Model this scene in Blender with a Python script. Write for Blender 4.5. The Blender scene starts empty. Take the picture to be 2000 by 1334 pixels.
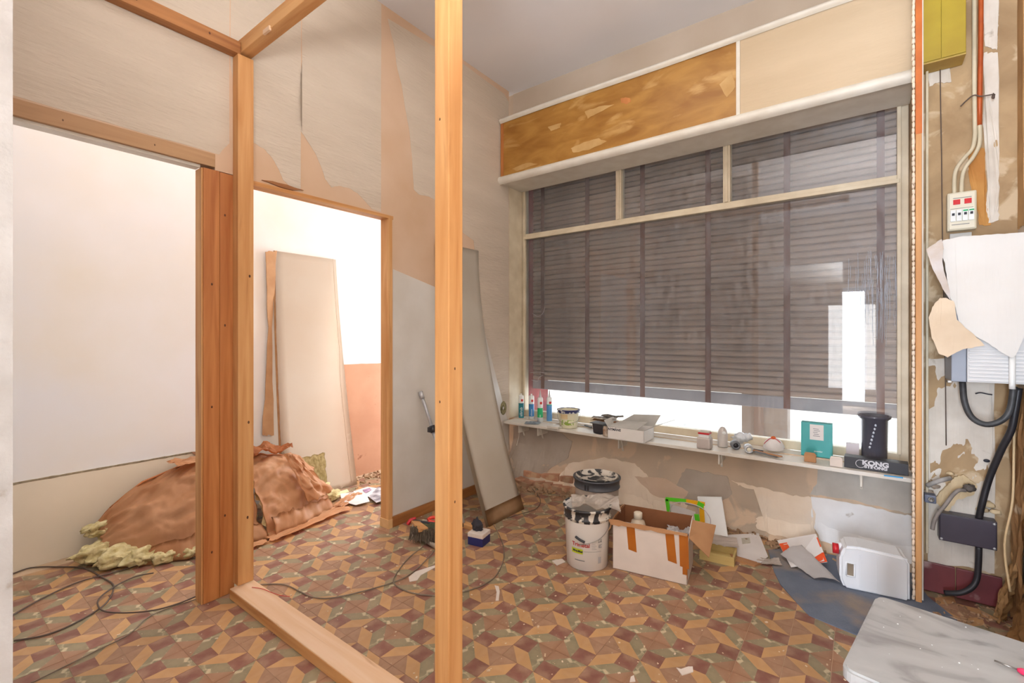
import bpy, bmesh, math, random
from mathutils import Vector, Matrix, noise
random.seed(7)
C = bpy.context.scene
COL = C.collection
PI = math.pi
# ------------------------------------------------------------------ camera, world, lights, exposure
YAW = .645; EYE = 1.3; FL = 906.0; VH = 655.0
cam = bpy.data.objects.new('camera', bpy.data.cameras.new('camera')); COL.objects.link(cam)
cam.location = (0, 0, EYE); cam.rotation_euler = (PI/2, 0, YAW)
cam.data.sensor_width = 36; cam.data.lens = 36*FL/2000; cam.data.shift_y = -.006; cam.data.clip_start = .02
C.camera = cam
C.view_settings.view_transform = 'Standard'; C.view_settings.look = 'None'
C.view_settings.gamma = 1; C.view_settings.use_curve_mapping = False
C.view_settings.exposure = 0.2
w = bpy.data.worlds.new('sky'); C.world = w; w.use_nodes = True
w.node_tree.nodes['Background'].inputs[0].default_value = (.84, .92, 1, 1)
w.node_tree.nodes['Background'].inputs[1].default_value = 2.2

def lamp(name, kind, loc, rot, power, color=(1, 1, 1), size=(1, 1), spread=None):
    l = bpy.data.lights.new(name, kind); l.energy = power; l.color = color
    if kind == 'AREA':
        l.shape = 'RECTANGLE'; l.size, l.size_y = size
        if spread: l.spread = spread
    elif kind == 'SUN': l.angle = math.radians(.6)
    else: l.shadow_soft_size = size[0]
    o = bpy.data.objects.new(name, l); COL.objects.link(o); o.location = loc; o.rotation_euler = rot
    return o
lamp('sun', 'SUN', (0, -5, 8), (math.radians(42), 0, math.radians(-8)), 4.0, (1, .96, .9))
# daylight through the street door at the end of the corridor
lamp('street_door_daylight', 'AREA', (-3.15, 3.6, 1.45), (-PI/2, 0, 0), 52, (.86, .92, 1), (.95, 2.5))
# daylight from the street under the half-lowered shutter
lamp('shutter_gap_daylight', 'AREA', (-1.1, 3.98, .62), (math.radians(-100), 0, 0), 9, (.9, .95, 1), (2.6, .3))
# daylight through the yard door behind the photographer
lamp('yard_door_daylight', 'AREA', (-.17, -3.4, 1.1), (PI/2, 0, 0), 170, (.74, .84, 1), (.44, 2.0))
lamp('camera_side_fill', 'AREA', (-.1, -.38, 1.15), (PI/2, 0, math.radians(-4)), 15, (.95, .98, 1), (.5, 1.1))  # fill light added just behind the camera
# unseen fills added for even brightness: uplight, room and corridor ceilings
lamp('uplight_fill', 'AREA', (.1, -.05, 2.0), (PI, 0, 0), 96, (.94, .97, 1), (.8, .5))
lamp('room_ceiling_fill', 'AREA', (-1.0, 2.1, 3.44), (0, 0, 0), 7, (1, .95, .88), (1.0, .55))
lamp('corridor_ceiling_fill', 'AREA', (-2.95, 1.2, 3.4), (0, math.radians(-12), 0), 18, (.97, .99, 1), (.5, 1.8))

# ------------------------------------------------------------------ pixel -> point on a known plane of the room
SN, CS = math.sin(YAW), math.cos(YAW)
def _ray(u, v):
    a = (u-1000)/FL; return (-SN+CS*a, CS+SN*a, (VH-v)/FL)
def ZP(u, v, z=0):
    r = _ray(u, v); t = (z-EYE)/r[2]; return Vector((r[0]*t, r[1]*t, z))
def YP(u, v, Y):
    r = _ray(u, v); t = Y/r[1]; return Vector((r[0]*t, Y, EYE+r[2]*t))
def XP(u, v, X):
    r = _ray(u, v); t = X/r[0]; return Vector((X, r[1]*t, EYE+r[2]*t))

# ------------------------------------------------------------------ materials
def lin(c):
    return tuple((x/255/12.92 if x/255 <= .04045 else ((x/255+.055)/1.055)**2.4) for x in c)+(1,)
MATS = {}
def mat(name, c1, c2=None, scale=6, stretch=(1, 1, 1), rough=.7, bump=0, bscale=None, metal=0, lo=.35, hi=.65,
        c3=None, scale3=2, lo3=.55, hi3=.62, rnd=0, detail=6, spec=None, dist=0, alpha=None, dust=0):
    """blend of two or three own colours of the thing by noise, with fine relief"""
    if name in MATS: return MATS[name]
    m = bpy.data.materials.new(name); m.use_nodes = True; nt = m.node_tree; N = nt.nodes; L = nt.links
    b = N['Principled BSDF']; b.inputs['Roughness'].default_value = rough; b.inputs['Metallic'].default_value = metal
    if spec is not None: b.inputs['Specular IOR Level'].default_value = spec
    tc = N.new('ShaderNodeTexCoord'); mp = N.new('ShaderNodeMapping'); mp.inputs['Scale'].default_value = stretch
    L.new(tc.outputs['Object'], mp.inputs['Vector'])
    def nz(s, d=detail, di=dist):
        n = N.new('ShaderNodeTexNoise'); n.inputs['Scale'].default_value = s; n.inputs['Detail'].default_value = d
        n.inputs['Distortion'].default_value = di
        L.new(mp.outputs[0], n.inputs['Vector']); return n.outputs['Fac']
    def mix(f, a, c):
        x = N.new('ShaderNodeMix'); x.data_type = 'RGBA'
        L.new(f, x.inputs[0])
        for i, v in ((6, a), (7, c)):
            if isinstance(v, tuple): x.inputs[i].default_value = v
            else: L.new(v, x.inputs[i])
        return x.outputs[2]
    def ramp(f, a, c):
        r = N.new('ShaderNodeMapRange'); r.inputs[1].default_value = a; r.inputs[2].default_value = c
        L.new(f, r.inputs[0]); return r.outputs[0]
    col = lin(c1)
    if c2: col = mix(ramp(nz(scale), lo, hi), lin(c1), lin(c2))
    if c3: col = mix(ramp(nz(scale3), lo3, hi3), col, lin(c3))
    if dust:
        n2 = nz(5.5, 9, 1.2); mr = ramp(n2, .4, .75); mu = N.new('ShaderNodeMath'); mu.operation = 'MULTIPLY'; mu.inputs[1].default_value = dust
        ad = N.new('ShaderNodeMath'); ad.operation = 'ADD'; ad.inputs[1].default_value = dust*.2
        L.new(mr, mu.inputs[0]); L.new(mu.outputs[0], ad.inputs[0]); col = mix(ad.outputs[0], col, lin((190, 160, 132)))
    if rnd:
        oi = N.new('ShaderNodeObjectInfo'); h = N.new('ShaderNodeHueSaturation')
        mr = N.new('ShaderNodeMapRange'); mr.inputs[3].default_value = 1-rnd; mr.inputs[4].default_value = 1+rnd
        L.new(oi.outputs['Random'], mr.inputs[0]); L.new(mr.outputs[0], h.inputs['Value'])
        if isinstance(col, tuple): h.inputs['Color'].default_value = col
        else: L.new(col, h.inputs['Color'])
        col = h.outputs[0]
    if isinstance(col, tuple): b.inputs['Base Color'].default_value = col
    else: L.new(col, b.inputs['Base Color'])
    if bump:
        bp = N.new('ShaderNodeBump'); bp.inputs['Strength'].default_value = min(1, bump); bp.inputs['Distance'].default_value = .004*max(1, bump)
        L.new(nz(bscale or scale*4, 8, 0), bp.inputs['Height']); L.new(bp.outputs[0], b.inputs['Normal'])
    if alpha is not None: b.inputs['Alpha'].default_value = alpha
    MATS[name] = m; return m

def wood(name, axis, a=(216, 164, 108), b=(192, 132, 74), rough=.6):
    st = [9, 9, 9]; st[axis] = .6
    return mat(name, a, b, scale=2.4, stretch=tuple(st), rough=rough, bump=.15, bscale=9, c3=(160, 98, 50), scale3=3.2, lo3=.62, hi3=.85, dist=.6)
WX, WY, WZ = wood('timber_along_x', 0), wood('timber_along_y', 1), wood('timber_along_z', 2)
WZD = wood('darker_timber_along_z', 2, (198, 130, 72), (168, 98, 46))
WYD = wood('darker_timber_along_y', 1, (176, 118, 66), (140, 86, 44))
WPL = wood('dusty_plate_timber', 0, (226, 192, 160), (218, 176, 136))
PAPERED = mat('wallpaper_paint', (206, 190, 172), (198, 182, 164), scale=3, rough=.85, bump=1.6, bscale=26, stretch=(1, .45, 2.6))
BARE = mat('bare_plasterboard', (212, 182, 156), (202, 168, 138), scale=2.2, rough=.9, bump=.05)
CEIL = mat('ceiling_paint', (230, 226, 226), (226, 222, 222), scale=1.5, rough=.95)
CORR = mat('corridor_plaster', (244, 242, 242), (240, 234, 224), scale=1.3, rough=.9, bump=.1, bscale=8, c3=(238, 238, 240), scale3=.9, lo3=.45, hi3=.6)
BOARD = mat('cream_board', (240, 228, 206), (232, 220, 198), scale=2, rough=.8)
LOWW = mat('damp_render', (206, 182, 156), (186, 168, 148), scale=2.4, rough=.95, bump=1, bscale=16, c3=(214, 188, 160), scale3=3.4, lo3=.56, hi3=.6, dist=.5)
LOWP = mat('old_cream_paint', (240, 222, 200), (228, 208, 184), scale=5, rough=.85, bump=.5, bscale=24, c3=(232, 216, 196), scale3=3)
LOWG = mat('grey_mortar', (184, 172, 158), (170, 154, 138), scale=4, rough=.95, bump=.7, bscale=22)
LOWDAY = mat('daylit_flaking_plaster', (240, 240, 240), (228, 226, 224), scale=5, rough=.85, bump=.5, bscale=22, c3=(180, 170, 156), scale3=7, lo3=.68, hi3=.72)
PIERM = mat('stripped_render', (188, 160, 122), (160, 132, 98), scale=4.5, rough=.95, bump=1, bscale=20, c3=(208, 186, 154), scale3=6, lo3=.55, hi3=.62, dist=.8)
WHITE = mat('white_paint', (226, 220, 208), (216, 208, 194), scale=9, rough=.5, bump=.1)
FRAME = mat('cream_frame_paint', (222, 208, 182), (206, 190, 162), scale=8, rough=.5, bump=.2, bscale=30)
RIGHTW = mat('right_wall_plaster', (214, 200, 184), (204, 188, 168), scale=3, rough=.9, bump=.2)
OCHRE = mat('ochre_panel', (176, 128, 58), (148, 98, 34), scale=3.5, stretch=(1, 1, 3), rough=.45, c3=(196, 154, 92), scale3=2.6, lo3=.58, hi3=.68, bump=.2, dist=.5)
SLAT = mat('shutter_slat_wood', (164, 140, 122), (138, 116, 102), scale=2.5, stretch=(1, 1, 6), rough=.6, bump=.2, rnd=.14)
STRAP = mat('shutter_strap', (104, 56, 38), (88, 46, 32), scale=6, rough=.8)
BLACKP = mat('black_plastic', (34, 34, 38), (48, 46, 50), scale=8, rough=.45)
GREYP = mat('grey_plastic', (120, 122, 124), (104, 106, 110), scale=8, rough=.5)
WPL_ = mat('white_plastic', (232, 232, 230), (222, 220, 216), scale=4, rough=.35)
KRAFT = mat('kraft_paper', (238, 186, 140), (226, 166, 116), scale=3, rough=.5, bump=1.6, bscale=6, rnd=.06)
KRAFTD = mat('dark_kraft_paper', (206, 136, 84), (186, 114, 64), scale=3, rough=.6, bump=.4, bscale=9)
WOOL = mat('glass_wool', (226, 212, 164), (196, 178, 124), scale=26, rough=1, bump=1, bscale=60, c3=(156, 134, 86), scale3=14, lo3=.6, hi3=.72)
CARD = mat('brown_cardboard', (188, 140, 98), (172, 122, 82), scale=6, rough=.85, rnd=.05)
CARDD = mat('cardboard_inside', (140, 88, 54), (126, 78, 46), scale=6, rough=.85)
WCARD = mat('white_cardboard', (226, 212, 200), (214, 200, 188), scale=5, rough=.7)
TAPE = mat('brown_tape', (186, 108, 32), (170, 94, 24), scale=8, rough=.3)
PAPER = mat('white_paper', (232, 226, 222), (222, 216, 212), scale=6, rough=.8)
GREYPAPER = mat('grey_paper', (226, 220, 216), (214, 206, 202), scale=4, rough=.8)
MET = mat('galvanised_metal', (206, 208, 210), (176, 178, 182), scale=12, rough=.35, metal=.45)
STEEL = mat('steel_wire', (150, 146, 140), None, rough=.4, metal=.8)
COPPER = mat('copper_pipe', (196, 96, 44), (170, 76, 34), scale=12, rough=.45, metal=.2)
CREAMP = mat('cream_conduit', (216, 204, 176), (198, 186, 158), scale=12, rough=.5)
CABLE = mat('grey_floor_cable', (140, 122, 104), (112, 98, 84), scale=12, rough=.6)
CABLED = mat('dark_floor_cable', (92, 76, 66), None, rough=.6)
RED = mat('red_plastic', (196, 36, 44), None, rough=.35)
INK = mat('dark_print', (40, 40, 50), None, rough=.6)
REDINK = mat('red_print', (200, 50, 40), None, rough=.6)
CONC = mat('rubble', (176, 144, 112), (140, 108, 80), scale=14, rough=1, bump=.8)
BRICK = mat('old_brick', (190, 142, 112), (168, 120, 92), scale=9, rough=1, bump=.8, rnd=.2, c3=(190, 156, 124), scale3=7, lo3=.55, hi3=.62)
TERRA = mat('terracotta_plaster', (198, 150, 120), (186, 136, 106), scale=3, rough=.9, bump=.3, c3=(150, 98, 72), scale3=9, lo3=.68, hi3=.74)
MAROONT = mat('maroon_plinth_tile', (128, 62, 64), (104, 50, 54), scale=5, rough=.35, c3=(170, 140, 136), scale3=7, lo3=.6, hi3=.7)
MARBLE = mat('grey_marble', (180, 180, 178), (164, 163, 162), scale=3.5, stretch=(1, 2.2, 1), rough=.28, c3=(112, 108, 106), scale3=3.5, lo3=.54, hi3=.74, dist=1.2)
ORWOOD = wood('orange_stool_wood', 2, (216, 126, 66), (196, 104, 50))
BLUEMAT = mat('blue_grey_mat', (112, 120, 134), (96, 104, 120), scale=5, rough=.9, bump=.6, bscale=160, c3=(146, 132, 120), scale3=3.2, lo3=.5, hi3=.66)
YCAB = mat('yellow_cabinet', (172, 150, 38), (158, 134, 30), scale=5, rough=.5)
DUSTF = mat('grout', (206, 180, 150), (186, 158, 128), scale=8, rough=1)

# ------------------------------------------------------------------ mesh helpers
def BM(): return bmesh.new()
def box(bm, x0, x1, y0, y1, z0, z1, bev=0, M=None):
    r = bmesh.ops.create_cube(bm, size=1)
    vs = r['verts']
    for v in vs: v.co = Vector(((x0+x1)/2+v.co.x*(x1-x0), (y0+y1)/2+v.co.y*(y1-y0), (z0+z1)/2+v.co.z*(z1-z0)))
    if bev:
        es = set(e for v in vs for e in v.link_edges)
        r2 = bmesh.ops.bevel(bm, geom=list(es), offset=bev, segments=2, affect='EDGES', profile=.6)
        vs = list(set(v for f in r2['faces'] for v in f.verts) | set(v for v in vs if v.is_valid))
    if M: bmesh.ops.transform(bm, matrix=M, verts=vs)
    return bm
def prism(bm, pts, off):
    """closed planar outline pushed along off"""
    off = Vector(off); n = len(pts)
    a = [bm.verts.new(Vector(p)) for p in pts]; b = [bm.verts.new(Vector(p)+off) for p in pts]
    bm.faces.new(a[::-1]); bm.faces.new(b)
    for i in range(n): bm.faces.new((a[i], a[(i+1) % n], b[(i+1) % n], b[i]))
    bmesh.ops.recalc_face_normals(bm, faces=bm.faces[:])
    return bm
def smooth_path(pts, n=6):
    pts = [Vector(p) for p in pts]; out = []
    for i in range(len(pts)-1):
        p0 = pts[max(i-1, 0)]; p1 = pts[i]; p2 = pts[i+1]; p3 = pts[min(i+2, len(pts)-1)]
        for k in range(n):
            t = k/n
            out.append(.5*((2*p1)+(-p0+p2)*t+(2*p0-5*p1+4*p2-p3)*t*t+(-p0+3*p1-3*p2+p3)*t**3))
    out.append(pts[-1]); return out
def tube(bm, pts, r, seg=10, smooth=0, cap=True):
    if smooth and isinstance(r, (list, tuple)): r = [r[i]+(r[i+1]-r[i])*k/smooth for i in range(len(r)-1) for k in range(smooth)]+[r[-1]]
    pts = smooth_path(pts, smooth) if smooth else [Vector(p) for p in pts]
    rings = []; up = Vector((0, 0, 1)); prev = None
    for i, p in enumerate(pts):
        d = (pts[min(i+1, len(pts)-1)]-pts[max(i-1, 0)]).normalized()
        if prev is None:
            a = d.cross(up)
            if a.length < .1: a = d.cross(Vector((1, 0, 0)))
        else: a = prev-d*prev.dot(d)
        a.normalize(); prev = a; b = d.cross(a)
        rr = r[i] if isinstance(r, (list, tuple)) else r
        rings.append([bm.verts.new(p+(a*math.cos(2*PI*k/seg)+b*math.sin(2*PI*k/seg))*rr) for k in range(seg)])
    for i in range(len(rings)-1):
        for k in range(seg):
            f = bm.faces.new((rings[i][k], rings[i][(k+1) % seg], rings[i+1][(k+1) % seg], rings[i+1][k])); f.smooth = True
    if cap: bm.faces.new(rings[0][::-1]); bm.faces.new(rings[-1])
    return bm
def lathe(bm, prof, c=(0, 0, 0), seg=32, M=None, a0=0, a1=2*PI, sx=1, sy=1):
    rings = []; full = abs(a1-a0-2*PI) < 1e-6; n = seg if full else seg+1; vs = []
    for r, z in prof:
        ring = []
        for k in range(n):
            a = a0+(a1-a0)*k/seg
            v = bm.verts.new((c[0]+max(r, 1e-4)*math.cos(a)*sx, c[1]+max(r, 1e-4)*math.sin(a)*sy, c[2]+z)); ring.append(v); vs.append(v)
        rings.append(ring)
    for i in range(len(rings)-1):
        for k in range(seg):
            f = bm.faces.new((rings[i][k], rings[i][(k+1) % n], rings[i+1][(k+1) % n], rings[i+1][k])); f.smooth = True
    if M: bmesh.ops.transform(bm, matrix=M, verts=vs)
    bmesh.ops.recalc_face_normals(bm, faces=bm.faces[:])
    return bm
def sheet(bm, fn, nu, nv, thick=.001):
    """surface fn(a,b), a,b in 0..1, made solid with a thickness"""
    g = [[bm.verts.new(fn(i/nu, j/nv)) for j in range(nv+1)] for i in range(nu+1)]
    fs = []
    for i in range(nu):
        for j in range(nv):
            f = bm.faces.new((g[i][j], g[i+1][j], g[i+1][j+1], g[i][j+1])); f.smooth = True; fs.append(f)
    if thick: bmesh.ops.solidify(bm, geom=fs, thickness=thick)
    bmesh.ops.recalc_face_normals(bm, faces=bm.faces[:])
    return bm
def fbm(p, s=1, o=4): return noise.fractal(Vector(p)*s, 1, 2, o)
def blob(bm, c, r, amp=.3, s=6, sub=3, seed=0):
    q = bmesh.ops.create_icosphere(bm, subdivisions=sub, radius=1)
    for v in q['verts']:
        d = v.co.copy(); k = 1+amp*fbm(d+Vector((seed, seed*2, 0)), s*.3)
        v.co = Vector((c[0]+d.x*r[0]*k, c[1]+d.y*r[1]*k, c[2]+d.z*r[2]*k))
    for f in bm.faces: f.smooth = True
    return bm
def ragged(pts, amp, n=6, axis=(0, 1, 2), seed=0):
    """an outline with torn edges; amp is the raggedness in metres"""
    rnd = random.Random(seed); out = []; pts = [Vector(p) for p in pts]
    for i, p in enumerate(pts):
        q = pts[(i+1) % len(pts)]
        for k in range(n):
            x = p.lerp(q, k/n)
            if k:
                for a in axis: x[a] += rnd.uniform(-amp, amp)
            out.append(x)
    return out
# ------------------------------------------------------------------ object helpers
def obj(name, bm, material, parent=None, label=None):
    me = bpy.data.meshes.new(name)
    if parent is None and len(bm.verts):
        xs = [v.co for v in bm.verts]
        o0 = Vector(((min(v.x for v in xs)+max(v.x for v in xs))/2, (min(v.y for v in xs)+max(v.y for v in xs))/2, min(v.z for v in xs)))
    elif parent is not None: o0 = None
    bm.normal_update()
    if parent is None:
        for v in bm.verts: v.co -= o0
    else:
        W = WM(parent).inverted()
        if parent.get('_local') is None: bmesh.ops.transform(bm, matrix=W, verts=bm.verts[:])
    bm.to_mesh(me); bm.free()
    for m in (material if isinstance(material, (list, tuple)) else [material]): me.materials.append(m)
    o = bpy.data.objects.new(name, me); COL.objects.link(o)
    if parent is None: o.location = o0
    else: o.parent = parent
    if label: o['label'] = label
    return o
def WM(o):
    m = Matrix.LocRotScale(o.location, o.rotation_euler, o.scale)
    return WM(o.parent) @ m if o.parent else m
def thing(name, label, cat, loc, rotz=0, group=None):
    o = bpy.data.objects.new(name, None); COL.objects.link(o); o.empty_display_size = .1
    o.location = loc; o.rotation_euler = (0, 0, rotz); o['label'] = label; o['category'] = cat
    if group: o['group'] = group
    return o
def tag(o, label, cat, group=None):
    o['label'] = label; o['category'] = cat
    if group: o['group'] = group
    return o
def local(t, bm):
    """bm written in the thing's own coordinates"""
    bmesh.ops.transform(bm, matrix=WM(t), verts=bm.verts[:]); return bm
def struct(name, bm, m, parent=None):
    o = obj(name, bm, m, parent)
    if parent is None: o['kind'] = 'structure'
    return o
def text(name, s, size, M, material, parent, ext=.0004, align='CENTER', bold=0, sx=1):
    cu = bpy.data.curves.new(name, 'FONT'); cu.body = s; cu.size = size; cu.extrude = ext; cu.align_x = align; cu.align_y = 'CENTER'; cu.offset = bold
    t = bpy.data.objects.new(name, cu); COL.objects.link(t)
    dg = bpy.context.evaluated_depsgraph_get(); me = bpy.data.meshes.new_from_object(t.evaluated_get(dg))
    bm = BM(); bm.from_mesh(me); bpy.data.objects.remove(t); bpy.data.meshes.remove(me)
    if sx != 1: bmesh.ops.transform(bm, matrix=Matrix.Diagonal((sx, 1, 1, 1)), verts=bm.verts[:])
    bmesh.ops.transform(bm, matrix=M, verts=bm.verts[:])
    return obj(name, bm, material, parent)
def frame_M(o, x, y):
    """local x,y axes placed in the world at o"""
    x = Vector(x).normalized(); z = x.cross(Vector(y)).normalized(); y = z.cross(x)
    return Matrix(((x.x, y.x, z.x, o[0]), (x.y, y.y, z.y, o[1]), (x.z, y.z, z.z, o[2]), (0, 0, 0, 1)))
def wrap_text(name, s, size, c, r, ang, z, material, parent, bold=0, sx=1, taper=0):
    """lettering bent round an upright cylinder at c, centred at the angle ang"""
    cu = bpy.data.curves.new(name, 'FONT'); cu.body = s; cu.size = size; cu.extrude = .0003; cu.align_x = 'CENTER'; cu.align_y = 'CENTER'; cu.offset = bold
    t = bpy.data.objects.new(name, cu); COL.objects.link(t)
    dg = bpy.context.evaluated_depsgraph_get(); me = bpy.data.meshes.new_from_object(t.evaluated_get(dg))
    bm = BM(); bm.from_mesh(me); bpy.data.objects.remove(t); bpy.data.meshes.remove(me)
    for v in bm.verts:
        a = ang+v.co.x*sx/r; rr = r+.0006+v.co.z+taper*v.co.y
        v.co = Vector((c[0]+rr*math.cos(a), c[1]+rr*math.sin(a), c[2]+z+v.co.y))
    return obj(name, bm, material, parent)
def wrap_patch(bm, c, r, a0, a1, z0, z1, n=8, t=.0006, r1=None):
    return sheet(bm, lambda i, j: Vector((c[0]+((r if r1 is None else r+(r1-r)*j)+t)*math.cos(a0+(a1-a0)*i), c[1]+((r if r1 is None else r+(r1-r)*j)+t)*math.sin(a0+(a1-a0)*i), c[2]+z0+(z1-z0)*j)), n, 1, 0)

XW = -2.54      # room face of the stud partition
XC = -3.72      # far wall of the corridor
ZC = 3.5        # ceiling
YL = 3.40       # low wall under the window
YG = 3.58       # window glass
YPI = 3.17      # face of the pier with the meters
XR = .59        # right wall

# ================================================================== SETTING
# floor: mortar bed with cement tiles laid in a four-tile pinwheel pattern
bm = BM(); box(bm, -3.9, 1.2, -3.6, 3.62, -.12, -.0014)
floor = struct('floor', bm, DUSTF)
TS = .1536; TX = -.0917; TY = .8679
TB = mat('tile_brown', (148, 102, 74), (136, 92, 64), scale=9, rough=.5, bump=.08, c3=(176, 132, 100), scale3=13, lo3=.55, hi3=.75, dust=.6, rnd=.1)
TYL = mat('tile_ochre', (196, 150, 96), (186, 138, 84), scale=9, rough=.5, bump=.08, c3=(176, 130, 84), scale3=13, lo3=.55, hi3=.8, dust=.5, rnd=.1)
TM = mat('tile_maroon', (124, 70, 60), (112, 60, 52), scale=9, rough=.5, bump=.08, c3=(150, 106, 84), scale3=13, lo3=.52, hi3=.78, dust=.55, rnd=.1)
TG = mat('tile_green', (138, 128, 98), (112, 108, 82), scale=16, rough=.5, bump=.08, c3=(196, 180, 146), scale3=24, lo3=.54, hi3=.64, dust=.45, rnd=.1, dist=.6)
def tile_mesh(bm, Mx):
    """one cement tile: five inlaid fields, bevelled edge"""
    e = .004; s = 1-e
    F = [(((0, 0), (.5, 0), (0, .5)), 0), (((0, .5), (.5, 0), (1, 0), (.5, .5)), 1), (((0, .5), (.5, .5), (.5, 1), (0, 1)), 2),
         (((.5, .5), (1, 0), (1, .5), (.5, 1)), 3), (((1, .5), (1, 1), (.5, 1)), 0)]
    cache = {}; vs = []
    def V(x, y, z):
        k = (x, y, z)
        if k not in cache:
            cache[k] = bm.verts.new(Mx @ Vector(((e+(1-2*e)*x-.5)*TS, (e+(1-2*e)*y-.5)*TS, z)))
        return cache[k]
    for pts, mi in F:
        f = bm.faces.new([V(x, y, 0) for x, y in pts]); f.material_index = mi
        if f.normal.z < 0: f.normal_flip()
    ring = [(0, 0), (.5, 0), (1, 0), (1, .5), (1, 1), (.5, 1), (0, 1), (0, .5)]
    for i in range(8):
        a, b = ring[i], ring[(i+1) % 8]
        f = bm.faces.new((V(*b, 0), V(*a, 0), V(*a, -.008), V(*b, -.008))); f.material_index = 0
TM4 = [TB, TYL, TM, TG]
bm = BM(); tile_mesh(bm, Matrix.Identity(4)); bm.normal_update()
for f in bm.faces:
    if f.material_index >= 0 and abs(f.normal.z) > .5 and f.normal.z < 0: f.normal_flip()
tm = bpy.data.meshes.new('tile'); bm.to_mesh(tm); bm.free()
for m in TM4: tm.materials.append(m)
cells = []
for i in range(-24, 8):
    for j in range(-8, 17):
        cx = TX+(i+.5)*TS; cy = TY+(j+.5)*TS
        if cx < XC+.02 or cy > YL+.16 or cy < -.3 or cx > XR+.02: continue
        if cx > .26 and cy > YPI: continue
        d = -SN*cx+CS*cy; r = CS*cx+SN*cy
        vis = d > .2 and abs(r) < d*1.14 and EYE/d*FL+VH < 1420
        for k, (a, b) in enumerate(((i, j), (i+1, j), (i+1, j+1), (i, j+1))):
            if a % 2 == 1 and b % 2 == 0: break
        cells.append((0 if vis else 1, math.hypot(cx, cy), cx, cy, k))
cells.sort()
rest = BM(); cnt = 0
rt = random.Random(3)
for nv, d, cx, cy, k in cells:
    z = rt.uniform(-.0004, .0004)
    if nv == 0 and cnt < 300:
        o = bpy.data.objects.new('tile', tm); COL.objects.link(o); o.parent = floor
        o.location = Vector((cx, cy, z))-floor.location; o.rotation_euler = (rt.uniform(-.001, .001), rt.uniform(-.001, .001), k*PI/2); cnt += 1
    else: tile_mesh(rest, Matrix.Translation((cx, cy, z)) @ Matrix.Rotation(k*PI/2, 4, 'Z'))
o = obj('tile_field', rest, TM4, floor); o['kind'] = 'stuff'

bm = BM(); box(bm, -3.9, 1.2, -3.6, 3.62, ZC, ZC+.15); struct('ceiling', bm, CEIL)
# roof slab of the house above, gives the pavement its shade
# partition with two openings
bm = BM()
box(bm, XW-.07, XW, 2.02, 3.33, 0, ZC); box(bm, XW-.07, XW, 1.06, 2.02, 2.105, ZC); box(bm, XW-.07, XW, .945, 1.06, 2.113, ZC); box(bm, XW-.07, XW, -.2, .945, 2.19, ZC)
wl = struct('wall_left', bm, BARE)
def flat(poly, X=XW, t=.0012, amp=.0, n=1, seed=0):
    b = BM(); P = [XP(u, v, X) for u, v in poly]
    for p in P: p.z = min(p.z, ZC-.004)
    if amp: P = ragged(P, amp, n, (1, 2), seed)
    prism(b, P, (t, 0, 0)); return b
def at_y(Y, z, X=XW): return Vector((X, Y, z))
def paper(pts, parent, X=XW, t=.0012, amp=.004, n=5, seed=0, m=PAPERED, name='wallpaper'):
    b = BM(); P = [at_y(p[0], p[1], X) if not isinstance(p, Vector) else p for p in pts]
    P = ragged(P, amp, n, (1, 2), seed) if amp else P
    prism(b, P, (t, 0, 0)); return obj(name, b, m, parent)
def px(u, v): 
    q = XP(u, v, XW); return Vector((XW, q.y, min(q.z, ZC-.004)))
T = ZC-.004
def yz(u, z=None, v=600):
    q = XP(u, v, XW); return Vector((XW, q.y, q.z if z is None else z))
# wallpaper lengths still on the wall, torn off below
paper([yz(16, T), yz(16, 2.2), yz(428, 2.195), px(432, 296), px(448, 280), yz(448, T)], wl, amp=.002, seed=1)
paper([yz(450, T), yz(450, 2.66), px(478, 278), px(495, 279), px(515, 290), px(533, 311), px(546, 335), px(553, 352), px(570, 368), px(587, 373), yz(588, T)], wl, amp=.002, seed=2)
paper([yz(590, T), px(590, 120), px(587, 140), px(587, 255), px(600, 275), px(615, 298), px(627, 325), px(635, 350), px(647, 366), px(662, 363), px(680, 367), px(698, 377), px(712, 392), px(726, 408), px(744, 414), yz(744.5, T)], wl, amp=.0015, seed=3)
paper([px(757, 36), px(770, 90), px(776, 135), px(784, 165), px(792, 215), px(800, 260), px(805, 310), px(808, 370), px(818, 380), px(838, 384), px(852, 393), px(862, 405), px(885, 440), px(925, 470), px(935, 560), px(945, 640), px(960, 760), px(985, 860), px(996, 900), Vector((XW, 3.325, .7)), Vector((XW, 3.325, 3.4)), px(985, 184), px(900, 122)], wl, amp=.0015, seed=4)
# curled edge at the seam between the two lengths
b = BM(); sheet(b, lambda a, c: XP(590-3*math.sin(c*PI)*a, 120+c*138, XW+.003+.012*a*math.sin(c*PI)), 3, 12, .001); obj('loose_paper_edge', b, PAPERED, wl)
# lower vinyl lining of the partition, brown skirting
paper([(2.03, .075), (3.32, .075), (3.32, .5), (2.9, 1.55), (2.03, 1.75)], wl, t=.002, amp=0, m=mat('glossy_wall_lining', (218, 212, 204), (208, 200, 190), scale=3, rough=.32, bump=.3, bscale=3), name='wall_lining')
b = BM(); box(b, XW, XW+.012, 2.02, 3.3, 0, .072, .002); struct('baseboard_left', b, WYD)
# torn strip of fibreboard above the opening
b = BM(); prism(b, ragged([px(510, 352), px(540, 357), px(592, 372), px(560, 370)], .004, 3, (1, 2), 5), (.01, 0, 0)); obj('torn_edge', b, WYD, wl)
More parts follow.
